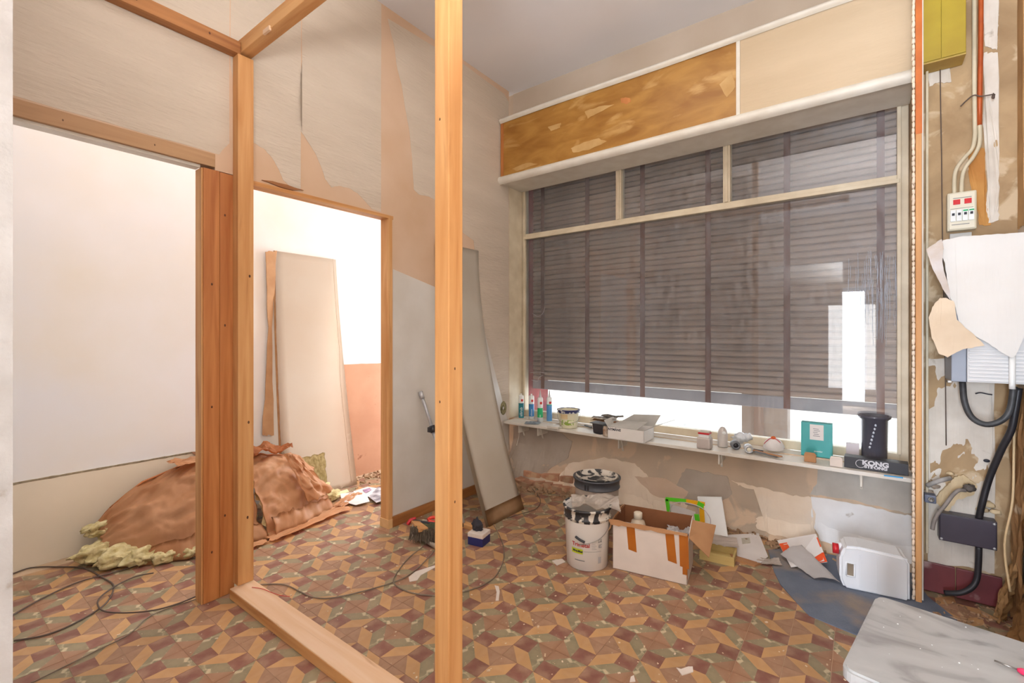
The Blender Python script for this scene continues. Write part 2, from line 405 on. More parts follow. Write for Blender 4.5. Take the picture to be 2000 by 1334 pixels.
# header and jamb strips of the openings
b = BM(); box(b, XW-.075, XW+.006, 1.06, 2.03, 2.085, 2.107, .001); obj('header_strip', b, WY, wl)
b = BM(); box(b, XW-.078, XW+.008, 1.99, 2.02, .04, 2.1, .002); obj('jamb_board', b, WZ, wl)
b = BM(); box(b, XW-.08, XW+.01, 1.985, 2.03, 0, .06, .001); obj('jamb_foot', b, mat('pale_sawn_wood', (222, 182, 132), (206, 160, 106), scale=8, rough=.7), wl)
# socket hole with wires beside the window
b = BM(); lathe(b, [(.045, 0), (.04, .006), (.02, .002), (0, .0)], (0, 0, 0), 14, M=Matrix.Translation(XP(983, 797, XW+.001)) @ Matrix.Rotation(PI/2, 4, 'Y'), sx=1.4); obj('socket_hole', b, mat('hole_dark', (160, 150, 110), (96, 88, 60), scale=40, rough=1), wl)

# corridor: far wall, its boards and bare plaster
bm = BM(); box(bm, XC-.15, XC, -.4, 3.62, 0, ZC); wc = struct('wall_corridor', bm, CORR)
paper([(-.3, 0), (-.3, .487), (1.5, .487), (1.5, 0)], wc, X=XC, t=.008, amp=0, m=BOARD, name='low_board')
b = BM(); sheet(b, lambda a, c: Vector((XC+.009+.002*c, -.3+1.8*a, .487+.012*(c-.5)+.004*fbm((a*40, c, 0)))), 60, 2, .002); obj('crack_line', b, mat('crack_filler', (226, 214, 192), (196, 184, 158), scale=60, rough=1), wc)
b = BM(); prism(b, ragged([XP(663, 712, XC), XP(745, 709, XC), XP(748, 766, XC), Vector((XC, 3.4, .74)), Vector((XC, 3.4, 0)), Vector((XC, 2.2, 0)), Vector((XC, 2.3, .6))], .002, 8, (1, 2), 4), (.003, 0, 0)); obj('bare_plaster', b, TERRA, wc)
paper([XP(372, 882, XC)+Vector((.01, 0, 0)), XP(405, 884, XC), XP(430, 930, XC), XP(400, 905, XC), XP(385, 892, XC)], wc, X=XC, t=.011, amp=.0, m=TERRA, name='torn_patch')
bm = BM(); box(bm, -3.9, -3.64, 3.5, 3.62, 0, ZC); box(bm, -3.64, -2.66, 3.5, 3.62, 2.75, ZC); struct('wall_facade', bm, CORR)
# glazed street door at the end of the corridor (outside the view)
d1 = thing('door_1', '', '', (-3.15, 3.56, 0)); del d1['label']; del d1['category']; d1['kind'] = 'structure'
b = BM(); [box(b, *q) for q in ((-3.64, -3.56, 3.53, 3.59, 0, 2.75), (-2.74, -2.66, 3.53, 3.59, 0, 2.75), (-3.56, -2.74, 3.53, 3.59, 2.67, 2.75), (-3.56, -2.74, 3.53, 3.59, 0, .12))]; obj('door_frame', b, WHITE, d1)

# front wall: low wall under the window, wall above, reveals
def low(a, c):
    x = -2.75+a*3.0; z = c*.55
    d = .006*fbm((x*3, 0, z*3), 1, 5)+.0015*fbm((x*20, 1, z*20), 1, 3)
    foot = max(0, 1-z/.16)**2*(.05+.03*fbm((x*4, 3, 0), 1))+max(0, 1-z/.34)*max(0, (-1.75-x))*.16*(1+.6*fbm((x*5, 0, z*9)))
    return Vector((x, YL-d-foot, z))
bm = BM(); sheet(bm, low, 150, 44, 0); box(bm, -2.75, .25, YL+.03, 3.62, 0, .52)
box(bm, -2.75, .25, YL, 3.62, 3.19, ZC); box(bm, -2.75, -2.66, YL-.02, 3.62, .52, 3.19)
wf = struct('wall_front', bm, LOWW)
b = BM(); box(b, -2.54, .24, YL-.008, YL, 3.19, ZC); obj('upper_plaster', b, mat('upper_front_paint', (196, 180, 162), (186, 168, 148), scale=2, rough=.9, bump=.15), wf)
def wy(u, v, Y=YL): q = YP(u, v, Y); return q
def lowdepth(x, z): return low((x+2.75)/3.0, z/.55).y
def patch(poly, m, amp=.008, seed=0, t=.005, name='plaster_or_daylight_patch', n=7):
    """a raised skin of plaster following the uneven wall, torn outline"""
    P = ragged([wy(u, v) for u, v in poly], amp, n, (0, 2), seed)
    b = BM(); f = b.faces.new([b.verts.new(p) for p in P])
    bmesh.ops.triangulate(b, faces=[f])
    bmesh.ops.subdivide_edges(b, edges=[e for e in b.edges if e.calc_length() > .06], cuts=2, use_grid_fill=True)
    for v in b.verts: v.co.z = max(v.co.z, .002); v.co.y = lowdepth(v.co.x, v.co.z)-t
    r = bmesh.ops.extrude_face_region(b, geom=b.faces[:])
    for v in [q for q in r['geom'] if isinstance(q, bmesh.types.BMVert)]: v.co.y += t+.006
    bmesh.ops.recalc_face_normals(b, faces=b.faces[:])
    return obj(name, b, m, wf)
patch([(1112, 905), (1180, 893), (1240, 905), (1262, 925), (1280, 960), (1345, 985), (1330, 1010), (1270, 1003), (1190, 985), (1150, 960), (1095, 930)], LOWP, .006, 1)
patch([(1003, 832), (1090, 842), (1118, 862), (1110, 895), (1060, 925), (1004, 930)], LOWG, .004, 2)
patch([(1340, 915), (1420, 930), (1430, 965), (1395, 990), (1340, 985), (1318, 950)], LOWG, .008, 3)
patch([(1428, 938), (1470, 948), (1540, 966), (1592, 972), (1592, 1052), (1540, 1046), (1480, 1030), (1477, 1012), (1510, 1000), (1490, 980), (1495, 962), (1450, 950)], LOWP, .006, 4)
patch([(1584, 970), (1680, 985), (1760, 1004), (1812, 1012), (1812, 1100), (1740, 1092), (1650, 1068), (1604, 1054), (1586, 1020)], LOWDAY, .004, 5)  # white stands for daylight on this end of the wall, put into the colour
patch([(1240, 930), (1300, 935), (1345, 960), (1330, 985), (1275, 965)], mat('smooth_pink_plaster', (216, 190, 166), (206, 178, 152), scale=4, rough=.9, bump=.3, bscale=20), .006, 6, .007)
patch([(1598, 906), (1700, 925), (1790, 940), (1800, 1008), (1740, 996), (1660, 975), (1582, 965), (1600, 935)], mat('daylit_grey_render', (204, 198, 188), (176, 170, 160), scale=4, rough=.9, bump=.4, bscale=18), .005, 8, .003)  # upper part of the daylit end, its brightness painted in as paler grey
# loosened brick courses near the corner
rb = random.Random(5)
bricks = [(1045, 925), (1078, 930), (1108, 935), (1060, 946), (1092, 951), (1122, 955), (1040, 962), (1072, 970), (1104, 974), (1030, 945), (1136, 940), (1090, 990), (1060, 987)]
me = None
for k, (u, v) in enumerate(bricks):
    q = wy(u, v, YL-.03); y = lowdepth(q.x, max(q.z, .01))
    if me is None:
        b = BM(); box(b, -.085, .085, -.045, .045, -.028, .028, .006)
        for vv in b.verts: vv.co += Vector((fbm(vv.co*30), fbm(vv.co*30+Vector((5, 0, 0))), fbm(vv.co*30+Vector((0, 7, 0)))))*.006
        me = bpy.data.meshes.new('brick'); b.to_mesh(me); b.free(); me.materials.append(BRICK)
    o = bpy.data.objects.new('brick', me); COL.objects.link(o); o.parent = wf
    o.location = Vector((q.x, y+.02, max(q.z, .03)))-wf.location; o.rotation_euler = (rb.uniform(-.1, .1), rb.uniform(-.12, .12), rb.uniform(-.12, .12)); o.scale = (rb.uniform(.6, 1), 1, rb.uniform(.7, 1))
# nails, plaster crumbs along the foot of the wall
b = BM()
for k in range(420):
    x = rb.uniform(-2.5, .2); y = lowdepth(x, .01)-abs(rb.gauss(0, .07))
    s = rb.uniform(.004, .018)*(1.5 if x < -1.6 else 1); 
    M = Matrix.Translation((x, y, s*.3)) @ Matrix.Rotation(rb.uniform(0, 6), 4, (rb.random(), rb.random(), 1))
    box(b, -s, s, -s*.7, s*.7, -s*.35, s*.35, 0, M)
o = tag(obj('rubble', b, CONC), 'crumbs of plaster and brick along the foot of the wall under the window', 'rubble'); o['kind'] = 'stuff'

# pier with the meters, thin stub partition ending in a batten, right wall, rear wall
bm = BM()
def pier(a, c):
    x = .225+a*.385; z = c*ZC
    return Vector((x, YPI-.008*fbm((x*6, 0, z*4), 1, 5)-.003*fbm((x*25, 0, z*25), 1, 3), z))
sheet(bm, pier, 26, 160, 0); box(bm, .225, .62, YPI+.03, 3.62, 0, ZC)
wp = struct('wall_pier', bm, PIERM)
def ppatch(poly, m, amp=.004, seed=0, t=.004, name='plaster_or_daylight_patch', n=6):
    P = ragged([YP(u, v, YPI) for u, v in poly], amp, n, (0, 2), seed)
    b = BM(); f = b.faces.new([b.verts.new(p) for p in P])
    bmesh.ops.triangulate(b, faces=[f]); bmesh.ops.subdivide_edges(b, edges=[e for e in b.edges if e.calc_length() > .06], cuts=2, use_grid_fill=True)
    for v in b.verts: v.co.y = pier((v.co.x-.225)/.385, v.co.z/ZC).y-t
    r = bmesh.ops.extrude_face_region(b, geom=b.faces[:])
    for v in [q for q in r['geom'] if isinstance(q, bmesh.types.BMVert)]: v.co.y += t+.008
    bmesh.ops.recalc_face_normals(b, faces=b.faces[:])
    return obj(name, b, m, wp)
PW = mat('pier_white_paint_and_daylight', (228, 220, 208), (206, 196, 182), scale=6, rough=.8, bump=.5, bscale=24, c3=(170, 156, 138), scale3=9, lo3=.66, hi3=.72)
ppatch([(1920, 0), (1950, 0), (1949, 35), (1948, 80), (1946, 99), (1923, 92)], PW, .003, 1)
ppatch([(1921, 105), (1948, 104), (1949, 180), (1950, 240), (1950, 330), (1950, 400), (1950, 430), (1930, 436), (1925, 400), (1929, 340), (1921, 250), (1925, 200)], PW, .004, 2)
ppatch([(1812, 143), (1852, 128), (1858, 160), (1830, 162), (1815, 168)], PW, .004, 3)
ppatch([(1812, 700), (1870, 700), (1942, 740), (1942, 1120), (1880, 1105), (1812, 1100)], PW, .004, 4)  # cool daylight on the lower pier, painted in as white
ppatch([(1893, 290), (1922, 290), (1925, 345), (1928, 400), (1935, 440), (1912, 440), (1905, 380), (1892, 345)], mat('ochre_old_paint', (200, 146, 78), (182, 124, 60), scale=6, rough=.8, bump=.3), .004, 5, .003)
# hole broken in the pier with loose cream lumps
HOLE = mat('raw_cream_stone', (222, 200, 162), (206, 182, 142), scale=8, rough=.9, bump=.5, bscale=16)
ppatch([(1822, 975), (1850, 945), (1862, 930), (1880, 925), (1908, 948), (1900, 965), (1866, 975), (1850, 1000), (1838, 990)], HOLE, .003, 6, .022, 'broken_lump')
for k, (u, v, r) in enumerate(((1815, 962, .018), (1826, 950, .015), (1930, 985, .022), (1918, 995, .018), (1945, 1000, .016), (1856, 925, .012))):
    b = BM(); blob(b, YP(u, v, YPI-.02), (r*1.3, r, r*.7), .5, 5, 2, k); obj('broken_lump', b, HOLE if k > 1 else LOWG, wp)
# maroon plinth tiles
for k, (x0, x1) in enumerate(((.255, .372), (.376, .535))):
    b = BM(); box(b, x0, x1, YPI-.022, YPI-.006, .006, .15, .003); obj('plinth_tile', b, MAROONT, wp)
b = BM()
for k in range(170):
    q = Vector((rb.uniform(.26, .57), rb.uniform(2.45, 3.14), 0)); s = rb.uniform(.003, .014)
    M = Matrix.Translation((q.x, q.y, s*.3)) @ Matrix.Rotation(rb.uniform(0, 6), 4, (rb.random(), rb.random(), 1)); box(b, -s, s, -s*.6, s*.6, -s*.3, s*.3, 0, M)
o = tag(obj('rubble', b, CONC), 'brown plaster debris on the floor below the black junction box', 'rubble'); o['kind'] = 'stuff'

bm = BM(); box(bm, .226, .244, 3.02, 3.6, 0, 3.3); struct('wall_stub', bm, WHITE)
bm = BM(); box(bm, XR, XR+.12, -3.6, YPI+.02, 0, ZC); wr = struct('wall_right', bm, RIGHTW)
def rpatch(pts, m, amp, seed, t=.004, name='stripped_band', n=10):
    b = BM(); prism(b, ragged([Vector((XR, y, z)) for y, z in pts], amp, n, (1, 2), seed), (-t, 0, 0)); return obj(name, b, m, wr)
rpatch([(3.16, 3.4), (3.06, 3.4), (3.07, 2.4), (3.05, 1.8), (3.16, 1.8)], mat('ochre_stripped', (190, 150, 100), (160, 122, 78), scale=6, rough=.9, bump=.6, bscale=20), .006, 1)
bm = BM(); box(bm, -3.9, -1.2, -.25, .125, 0, ZC)
wb = struct('wall_back', bm, mat('chalky_white_wall', (196, 194, 194), (172, 168, 166), scale=8, rough=.9, bump=1, bscale=30, c3=(150, 136, 120), scale3=16, lo3=.62, hi3=.7))
# back room behind the photographer, with a yard door
bm = BM(); box(bm, -3.9, -.42, -3.6, -3.45, 0, ZC); box(bm, .08, 1.2, -3.6, -3.45, 0, ZC); box(bm, -.42, .08, -3.6, -3.45, 2.2, ZC); struct('wall_rear', bm, CORR)
bm = BM(); box(bm, -3.9, -3.75, -3.6, -.25, 0, ZC); struct('wall_rear_left', bm, CORR)
bm = BM(); box(bm, -1.2, -.2, -.62, -.58, 0, 2.3); struct('daylight_cut_screen', bm, CORR)  # unseen screen added to cut the yard daylight to an edge

# street and facing houses
bm = BM(); box(bm, -14, 14, 3.62, 24, -.2, -.05); struct('pavement', bm, mat('pavement', (214, 210, 204), (200, 196, 190), scale=6, rough=.9))
bm = BM(); box(bm, -6, 6, -9, -3.6, -.2, -.05); struct('yard', bm, mat('yard', (206, 200, 190), (190, 184, 172), scale=6, rough=.9))
bm = BM(); box(bm, -3.9, -3.7, 3.62, 4.0, 0, 4); box(bm, -2.62, -2.55, 3.62, 4.0, 0, 4); struct('wall_facade_side', bm, mat('dark_red_brickwork', (150, 60, 62), (128, 48, 52), scale=12, rough=.8))
b = BM(); box(b, -8, 6, 15, 15.5, -.05, 7)
h = thing('house', 'pale house wall across the street, glimpsed under the shutter', 'house', (-1, 15.2, -.05)); obj('wall', b, mat('facing_house', (226, 222, 214), (214, 208, 198), scale=2, rough=.9), h)
for k in range(5):
    b = BM(); box(b, -6.5+k*2.3, -5.5+k*2.3, 14.97, 15.02, 1.2, 2.8); obj('window', b, GREYP, h)
pp = thing('street_post', 'grey brown square post standing outside behind the shutter gap', 'post', (-.71, 4.95, -.05))
b = BM(); box(b, -.91, -.53, 4.85, 5.05, -.05, 2.6, .01); obj('shaft', b, mat('post_paint', (176, 160, 148), (160, 144, 132), scale=5, rough=.8), pp)
b = BM(); box(b, -.8, -.72, 4.82, 4.85, -.05, 2.6, .004); obj('batten', b, mat('post_batten_paint', (150, 126, 112), None, rough=.8), pp)

# ================================================================== WINDOW, SHUTTER, BOX, SHELF
gx0, gx1, gz0, gz1 = -2.525, .183, .60, 2.735; zt = 2.215
win = thing('window_1', '', '', ((gx0+gx1)/2, YG, .56)); del win['label']; del win['category']; win['kind'] = 'structure'
def bar(name, *q, bev=.004, m=FRAME, par=win):
    b = BM(); box(b, *q, bev); return obj(name, b, m, par)
for x0, x1 in ((gx0-.085, gx0), (gx1, gx1+.04)):
    bar('stile', x0, x1, YG-.03, YG+.04, .545, gz1+.09)
bar('reveal_board', -2.615, -2.546, 3.34, YG-.032, .547, 2.7)
bar('inner_stile', gx0-.006, gx0+.014, YG-.045, YG-.028, .6, gz1)
bar('inner_stile', gx1-.014, gx1+.006, YG-.045, YG-.028, .6, gz1)
bar('top_rail', gx0-.01, gx1+.01, YG-.03, YG+.04, gz1, gz1+.09)
bar('top_moulding', gx0-.01, gx1+.01, YG-.05, YG-.03, gz1+.03, gz1+.09)
bar('bottom_rail', gx0-.01, gx1+.01, YG-.02, YG+.05, .545, .6)
bar('transom', gx0, gx1, YG-.03, YG+.04, zt-.012, zt+.032)
bar('transom_moulding', gx0, gx1, YG-.048, YG-.028, zt-.02, zt+.004)
mx = [YP(1211, 400, YG).x, YP(1421, 380, YG).x]
for x in mx: bar('mullion', x-.024, x+.024, YG-.034, YG+.036, zt+.03, gz1)
for x in mx: bar('mullion_moulding', x-.01, x+.01, YG-.044, YG-.032, zt+.03, gz1)
gm = bpy.data.materials.new('dusty_glass'); gm.use_nodes = True; nt = gm.node_tree; N = nt.nodes; L = nt.links; N.clear()
out = N.new('ShaderNodeOutputMaterial'); tr = N.new('ShaderNodeBsdfTransparent'); gl = N.new('ShaderNodeBsdfGlossy'); df = N.new('ShaderNodeBsdfDiffuse')
tr.inputs[0].default_value = (.9, .92, .93, 1); gl.inputs['Roughness'].default_value = .015; df.inputs[0].default_value = (.8, .82, .86, 1)
fr = N.new('ShaderNodeFresnel'); fr.inputs[0].default_value = 1.5
mu = N.new('ShaderNodeMath'); mu.operation = 'MULTIPLY'; mu.inputs[1].default_value = 1.9; mu.use_clamp = True; L.new(fr.outputs[0], mu.inputs[0])
m1 = N.new('ShaderNodeMixShader'); L.new(mu.outputs[0], m1.inputs[0]); L.new(tr.outputs[0], m1.inputs[1]); L.new(gl.outputs[0], m1.inputs[2])
tc = N.new('ShaderNodeTexCoord'); mp = N.new('ShaderNodeMapping'); mp.inputs['Scale'].default_value = (6, 1, 1.6); L.new(tc.outputs['Object'], mp.inputs[0])
nz = N.new('ShaderNodeTexNoise'); nz.inputs['Scale'].default_value = 5; nz.inputs['Detail'].default_value = 10; L.new(mp.outputs[0], nz.inputs['Vector'])
mr = N.new('ShaderNodeMapRange'); mr.inputs[1].default_value = .4; mr.inputs[2].default_value = .8; mr.inputs[3].default_value = .08; mr.inputs[4].default_value = .24; L.new(nz.outputs['Fac'], mr.inputs[0])
m2 = N.new('ShaderNodeMixShader'); L.new(mr.outputs[0], m2.inputs[0]); L.new(m1.outputs[0], m2.inputs[1]); L.new(df.outputs[0], m2.inputs[2]); L.new(m2.outputs[0], out.inputs[0])
ed = [gx0]+mx+[gx1]
def pane(x0, x1, z0, z1):
    b = BM(); vs = [b.verts.new(p) for p in ((x0, YG, z0), (x1, YG, z0), (x1, YG, z1), (x0, YG, z1))]; b.faces.new(vs); obj('glass_pane', b, gm, win)
for i in range(3): pane(ed[i], ed[i+1], zt, gz1)
pane(gx0, gx1, .59, zt)
# limescale runs at the right of the big pane
b = BM(); rr = random.Random(11)
for k in range(90):
    u = rr.gauss(1712, 26); 
    if u > 1755 or u < 1640: continue
    v0 = 490+rr.random()*90; v1 = v0+rr.uniform(20, 110)
    p0 = YP(u, v0, YG-.001); p1 = YP(u+rr.uniform(-2, 2), v1, YG-.001); wd = rr.uniform(.0005, .0011)
    n = 6; L0 = [p0.lerp(p1, i/n)+Vector((rr.uniform(-.002, .002), 0, 0)) for i in range(n+1)]
    tube(b, L0, wd, 4)
obj('dried_water_runs', b, mat('limescale', (190, 194, 204), None, rough=.9), win)
# cobweb threads at the left
b = BM()
for pts in ([(1040, 612), (1050, 618), (1060, 612), (1064, 600)], [(1038, 742), (1050, 745), (1052, 738), (1060, 733)], [(1048, 690), (1060, 686), (1078, 682)], [(1036, 728), (1052, 727), (1068, 729)]):
    tube(b, [YP(u, v, YG-.004) for u, v in pts], .0013, 4, 4)
obj('cobweb', b, mat('cobweb_threads', (200, 190, 186), None, rough=1), win)

sh = thing('roller_shutter', 'half lowered roller shutter of dusty taupe slats with brown straps behind the window glass', 'shutter', ((gx0+gx1)/2, 3.74, .8))
YS = 3.74
sx0, sx1 = gx0-.06, gx1+.12
def slat_bm(h):
    b = BM(); pr = [(.004, 0), (-.003, .01*h), (-.0085, .14*h), (-.0105, .45*h), (-.0085, .7*h), (-.003, .82*h), (.012, .84*h), (.012, 1.02*h), (.016, 1.02*h), (.016, 0)]
    a = [b.verts.new((sx0, YS+y, z)) for y, z in pr]; c = [b.verts.new((sx1, YS+y, z)) for y, z in pr]
    n = len(pr)
    for i in range(n): b.faces.new((a[i], a[(i+1) % n], c[(i+1) % n], c[i]))
    b.faces.new(a[::-1]); b.faces.new(c); bmesh.ops.recalc_face_normals(b, faces=b.faces[:]); return b
PITCH = .0455; zb = .785
b = BM(); box(b, sx0, sx1, YS-.012, YS+.012, zb, zb+.085, .003); obj('bottom_slat', b, mat('shutter_bottom_slat', (150, 146, 150), (132, 128, 134), scale=6, rough=.6), sh)
s0 = obj('slat', slat_bm(PITCH), SLAT, sh); s0.location.z += .0
base = s0.location.copy(); rs = random.Random(2)
for k in range(47):
    o = s0 if k == 0 else s0.copy()
    if k: COL.objects.link(o)
    o.location = base+Vector((0, rs.uniform(-.0015, .0015), zb+.088+k*PITCH)); o.rotation_euler = (0, 0, 0)
for u in (1060, 1147, 1255, 1383, 1537, 1720):
    x = YP(u, 600, YS-.012).x; wd = .02
    b = BM(); box(b, x-wd, x+wd, YS-.0145, YS-.0115, zb+.005, 2.8); obj('strap', b, STRAP, sh)
for x in (sx0-.02, sx1):
    b = BM(); box(b, x, x+.02, YS-.02, YS+.02, .56, 2.85); obj('guide_rail', b, mat('red_brown_guide', (140, 54, 58), (120, 44, 48), scale=6, rough=.6), sh)

# shutter box with ochre and papered panels
sb = thing('shutter_box', 'roller shutter box above the window with peeled ochre panel and cream papered panel', 'box', (-1.15, 3.2, 2.62))
YB = 3.2; bxs = -.631
b = BM(); box(b, -2.53, .222, YB+.012, 3.4, 2.66, 3.17); obj('casing', b, WHITE, sb)
b = BM(); box(b, -2.5, bxs, YB, YB+.012, 2.69, 3.165, .001); obj('ochre_panel', b, OCHRE, sb)
b = BM(); box(b, bxs+.022, .215, YB-.001, YB+.012, 2.69, 3.165, .001); obj('papered_panel', b, mat('cream_paper', (206, 184, 154), (196, 174, 144), scale=3, rough=.85, bump=.4, bscale=34, stretch=(.4, 1, 1.8)), sb)
b = BM(); box(b, bxs, bxs+.022, YB-.006, YB+.01, 2.69, 3.165, .002); obj('cover_batten', b, WHITE, sb)
b = BM(); box(b, -2.53, -2.5, YB-.004, YB+.012, 2.68, 3.17, .002); obj('end_batten', b, WZD, sb)
b = BM(); sheet(b, lambda a, c: Vector((-2.53+2.755*a, YB-.006-.022*math.sin(c*PI), 3.155+.045*c+.004*math.sin(a*9))), 40, 6, 0); box(b, -2.53, .222, YB, 3.4, 3.16, 3.19); obj('top_bead', b, WHITE, sb)
b = BM(); sheet(b, lambda a, c: Vector((-2.545+2.77*a, YB+.0-.032*math.sin(c*PI)**.7, 2.625+.07*c)), 4, 10, 0); box(b, -2.545, .225, YB, YG-.05, 2.64, 2.69); obj('cornice', b, WHITE, sb)
b = BM(); box(b, -2.6, .222, YB+.03, YG-.03, 2.735, 2.75); obj('soffit', b, FRAME, sb)
# spots where the ochre skin has come off
for k, (pts, m) in enumerate(((((1211, 193), (1222, 190), (1231, 192), (1232, 199), (1222, 204), (1214, 201)), WZD), (((1115, 290), (1140, 278), (1170, 270), (1185, 276), (1150, 293), (1120, 298)), OCHRE), (((1142, 218), (1170, 208), (1200, 204), (1165, 222), (1148, 232)), None), (((1070, 248), (1096, 240), (1094, 249), (1076, 256)), None), (((1405, 165), (1430, 140), (1436, 170), (1420, 190)), None), (((1000, 330), (1030, 318), (1050, 320), (1010, 334)), None))):
    b = BM(); prism(b, ragged([YP(u, v, YB) for u, v in pts], .004, 3, (0, 2), k), (0, -.0012, 0)); obj('peeled_spot', b, m if m and k == 0 else mat('pale_plywood', (202, 164, 108), (186, 144, 84), scale=7, rough=.6), sb)

# window shelf on brackets
ws = thing('window_shelf', 'long white painted window shelf of two boards on small brackets', 'shelf', (-1.15, 3.3, .4))
YF = 3.225; SH = .545
xj = YP(1068, 830, YF).x
for x0, x1, dz in ((-2.52, xj-.002, 0), (xj+.001, .222, -.002)):
    b = BM(); box(b, x0, x1, YF, YG-.02, SH-.022+dz, SH+dz, .003); obj('board', b, mat('shelf_paint', (226, 220, 210), (214, 204, 190), scale=5, rough=.45, bump=.1), ws)
for k, u in enumerate((1013, 1050, 1208, 1404, 1682)):
    x = YP(u, 860, YF+.02).x
    b = BM(); box(b, x-.004, x+.004, YF+.02, YL, SH-.09, SH-.022, 0)
    prism(b, [(x-.011, YF+.05, SH-.022), (x-.006, YF+.1, SH-.125), (x+.006, YF+.1, SH-.125), (x+.011, YF+.05, SH-.022)], (0, .006, 0)); obj('bracket', b, WHITE, ws)
    b = BM(); lathe(b, [(.001, 0), (.004, 0), (.004, .004), (.001, .005)], (0, 0, 0), 8, M=Matrix.Translation((x, YF+.1, SH-.115)) @ Matrix.Rotation(PI/2, 4, 'X')); obj('screw', b, STEEL, ws)
# wires hanging below the shelf
b = BM(); tube(b, [YP(u, v, 3.36) for u, v in ((1016, 826), (1014, 850), (1010, 866), (1009, 870))], .004, 6, 3)
tag(obj('dried_drip', b, WHITE), 'white dried paint drip under the left end of the window shelf', 'paint drip')

# ================================================================== TIMBER FRAME
def timber(name, q, m, label, bev=.003, cat='timber'):
    b = BM(); box(b, *q, bev); return tag(obj(name, b, m), label, cat)
def knots(o, pts, r=.006):
    r *= .7; pts = pts[::2] if len(pts) > 3 else pts
    for p, n in pts:
        b = BM(); z = Vector(n); 
        lathe(b, [(.001, .0012), (r*.6, .0012), (r, .0004)], (0, 0, 0), 10, M=Matrix.Translation(p) @ z.to_track_quat('Z', 'Y').to_matrix().to_4x4(), sy=1.5)
        obj('knot', b, mat('dark_knot', (84, 44, 22), (60, 30, 16), scale=60, rough=.7), o)
o = timber('timber_stud', (XW-.075, XW+.004, .893, .965, 0, 2.112), WZD, 'left timber jamb stud of the wide opening, pale orange edge towards the doorway')
knots(o, [(Vector((XW+.0045, .93, z)), (1, 0, 0)) for z in (.24, .95, 1.55)])
b = BM(); box(b, XW-.073, XW-.0, .886, .8925, .0, 2.11, .001); obj('edge_strip', b, WZ, o)
o = timber('timber_stud', (XW-.07, XW+.0, .967, 1.034, .0, 2.11), WZD, 'narrow darker timber stud squeezed between the jamb stud and the tall corner post')
knots(o, [(Vector((XW+.0005, .99, z)), (1, 0, 0)) for z in (.4, 1.35, 1.9)])
o = timber('timber_post', (XW+.002, XW+.062, 1.025, 1.1, .051, 2.705), WZ, 'tall timber corner post rising from the floor plate to the two ceiling beams')
knots(o, [(Vector((XW+.0625, 1.06+dy, z)), (1, 0, 0)) for z, dy in ((.38, .01), (.62, -.01), (.86, .015), (1.18, .01), (1.6, .02), (2.3, 0))], .007)
o = timber('timber_post', (-1.035, -.975, .985, 1.045, .052, ZC-.0), WZ, 'free standing timber post in the middle, full height, in front of the window')
knots(o, [(Vector((-1.012, .9845, z)), (0, -1, 0)) for z in (1.1, 1.72, 1.95, 2.1)]+[(Vector((-.9745, 1.01, z)), (1, 0, 0)) for z in (.8, .97, 1.2, 1.6)], .004)
o = timber('timber_beam', (XW+.002, XW+.06, .13, 1.04, 2.706, 2.768), WYD, 'horizontal timber beam running along the left partition above the wide opening')
knots(o, [(Vector((XW+.0605, y, 2.74)), (1, 0, 0)) for y in (.9, .62)], .006)
o = timber('timber_beam', (XW+.004, -.1, 1.042, 1.1, 2.72, 2.79), WX, 'horizontal timber beam running from the corner post across the room', .003)
b = BM(); box(b, XW+.3, XW+.36, 1.035, 1.045, 2.71, 2.73); obj('sawn_splinter', b, WPL, o)
o = timber('floor_plate', (XW+.05, -.35, .992, 1.102, .0, .05), WPL, 'dusty timber floor plate lying across the tiles between the two posts', .003, 'timber')
b = BM(); box(b, XW+.053, -.35, .9905, .9925, .002, .046); obj('sawn_side', b, WX, o)
o = timber('lintel', (XW-.07, XW+.006, .127, .945, 2.125, 2.19), wood('lintel_wood', 1, (186, 146, 106), (168, 126, 88)), 'dull brown timber lintel over the wide left opening')
knots(o, [(Vector((XW+.0065, y, 2.155)), (1, 0, 0)) for y in (.4, .55, .7, .85)], .004)
timber('lintel_trim', (XW-.07, XW-.012, .127, .886, 2.112, 2.126), WHITE, 'narrow white trim under the brown lintel of the left opening', .001, 'trim')
# battens and crust at the end of the thin stub wall beside the meters
o = timber('timber_batten', (.213, .236, 2.99, 3.02, .0, 3.3), WZ, 'upright orange timber batten between the window and the meter wall')
b = BM(); box(b, .2125, .2365, 2.9885, 2.9905, 2.28, 3.3); obj('upper_batten', b, mat('orange_batten', (200, 110, 44), (182, 92, 32), scale=9, rough=.6), o)
b = BM()
for k in range(120):
    z = k/120*3.28; blob(b, (.206, 3.005+rs.uniform(-.006, .006), z+.01), (.0075, .008, .02), .5, 8, 1, k)
o2 = obj('plaster_crust', b, LOWP, o)
timber('cable_trunking', (.262, .272, 3.13, 3.15, .2, 3.3), CREAMP, 'slim cream vertical trunking right behind the orange batten', .002, 'trunking')

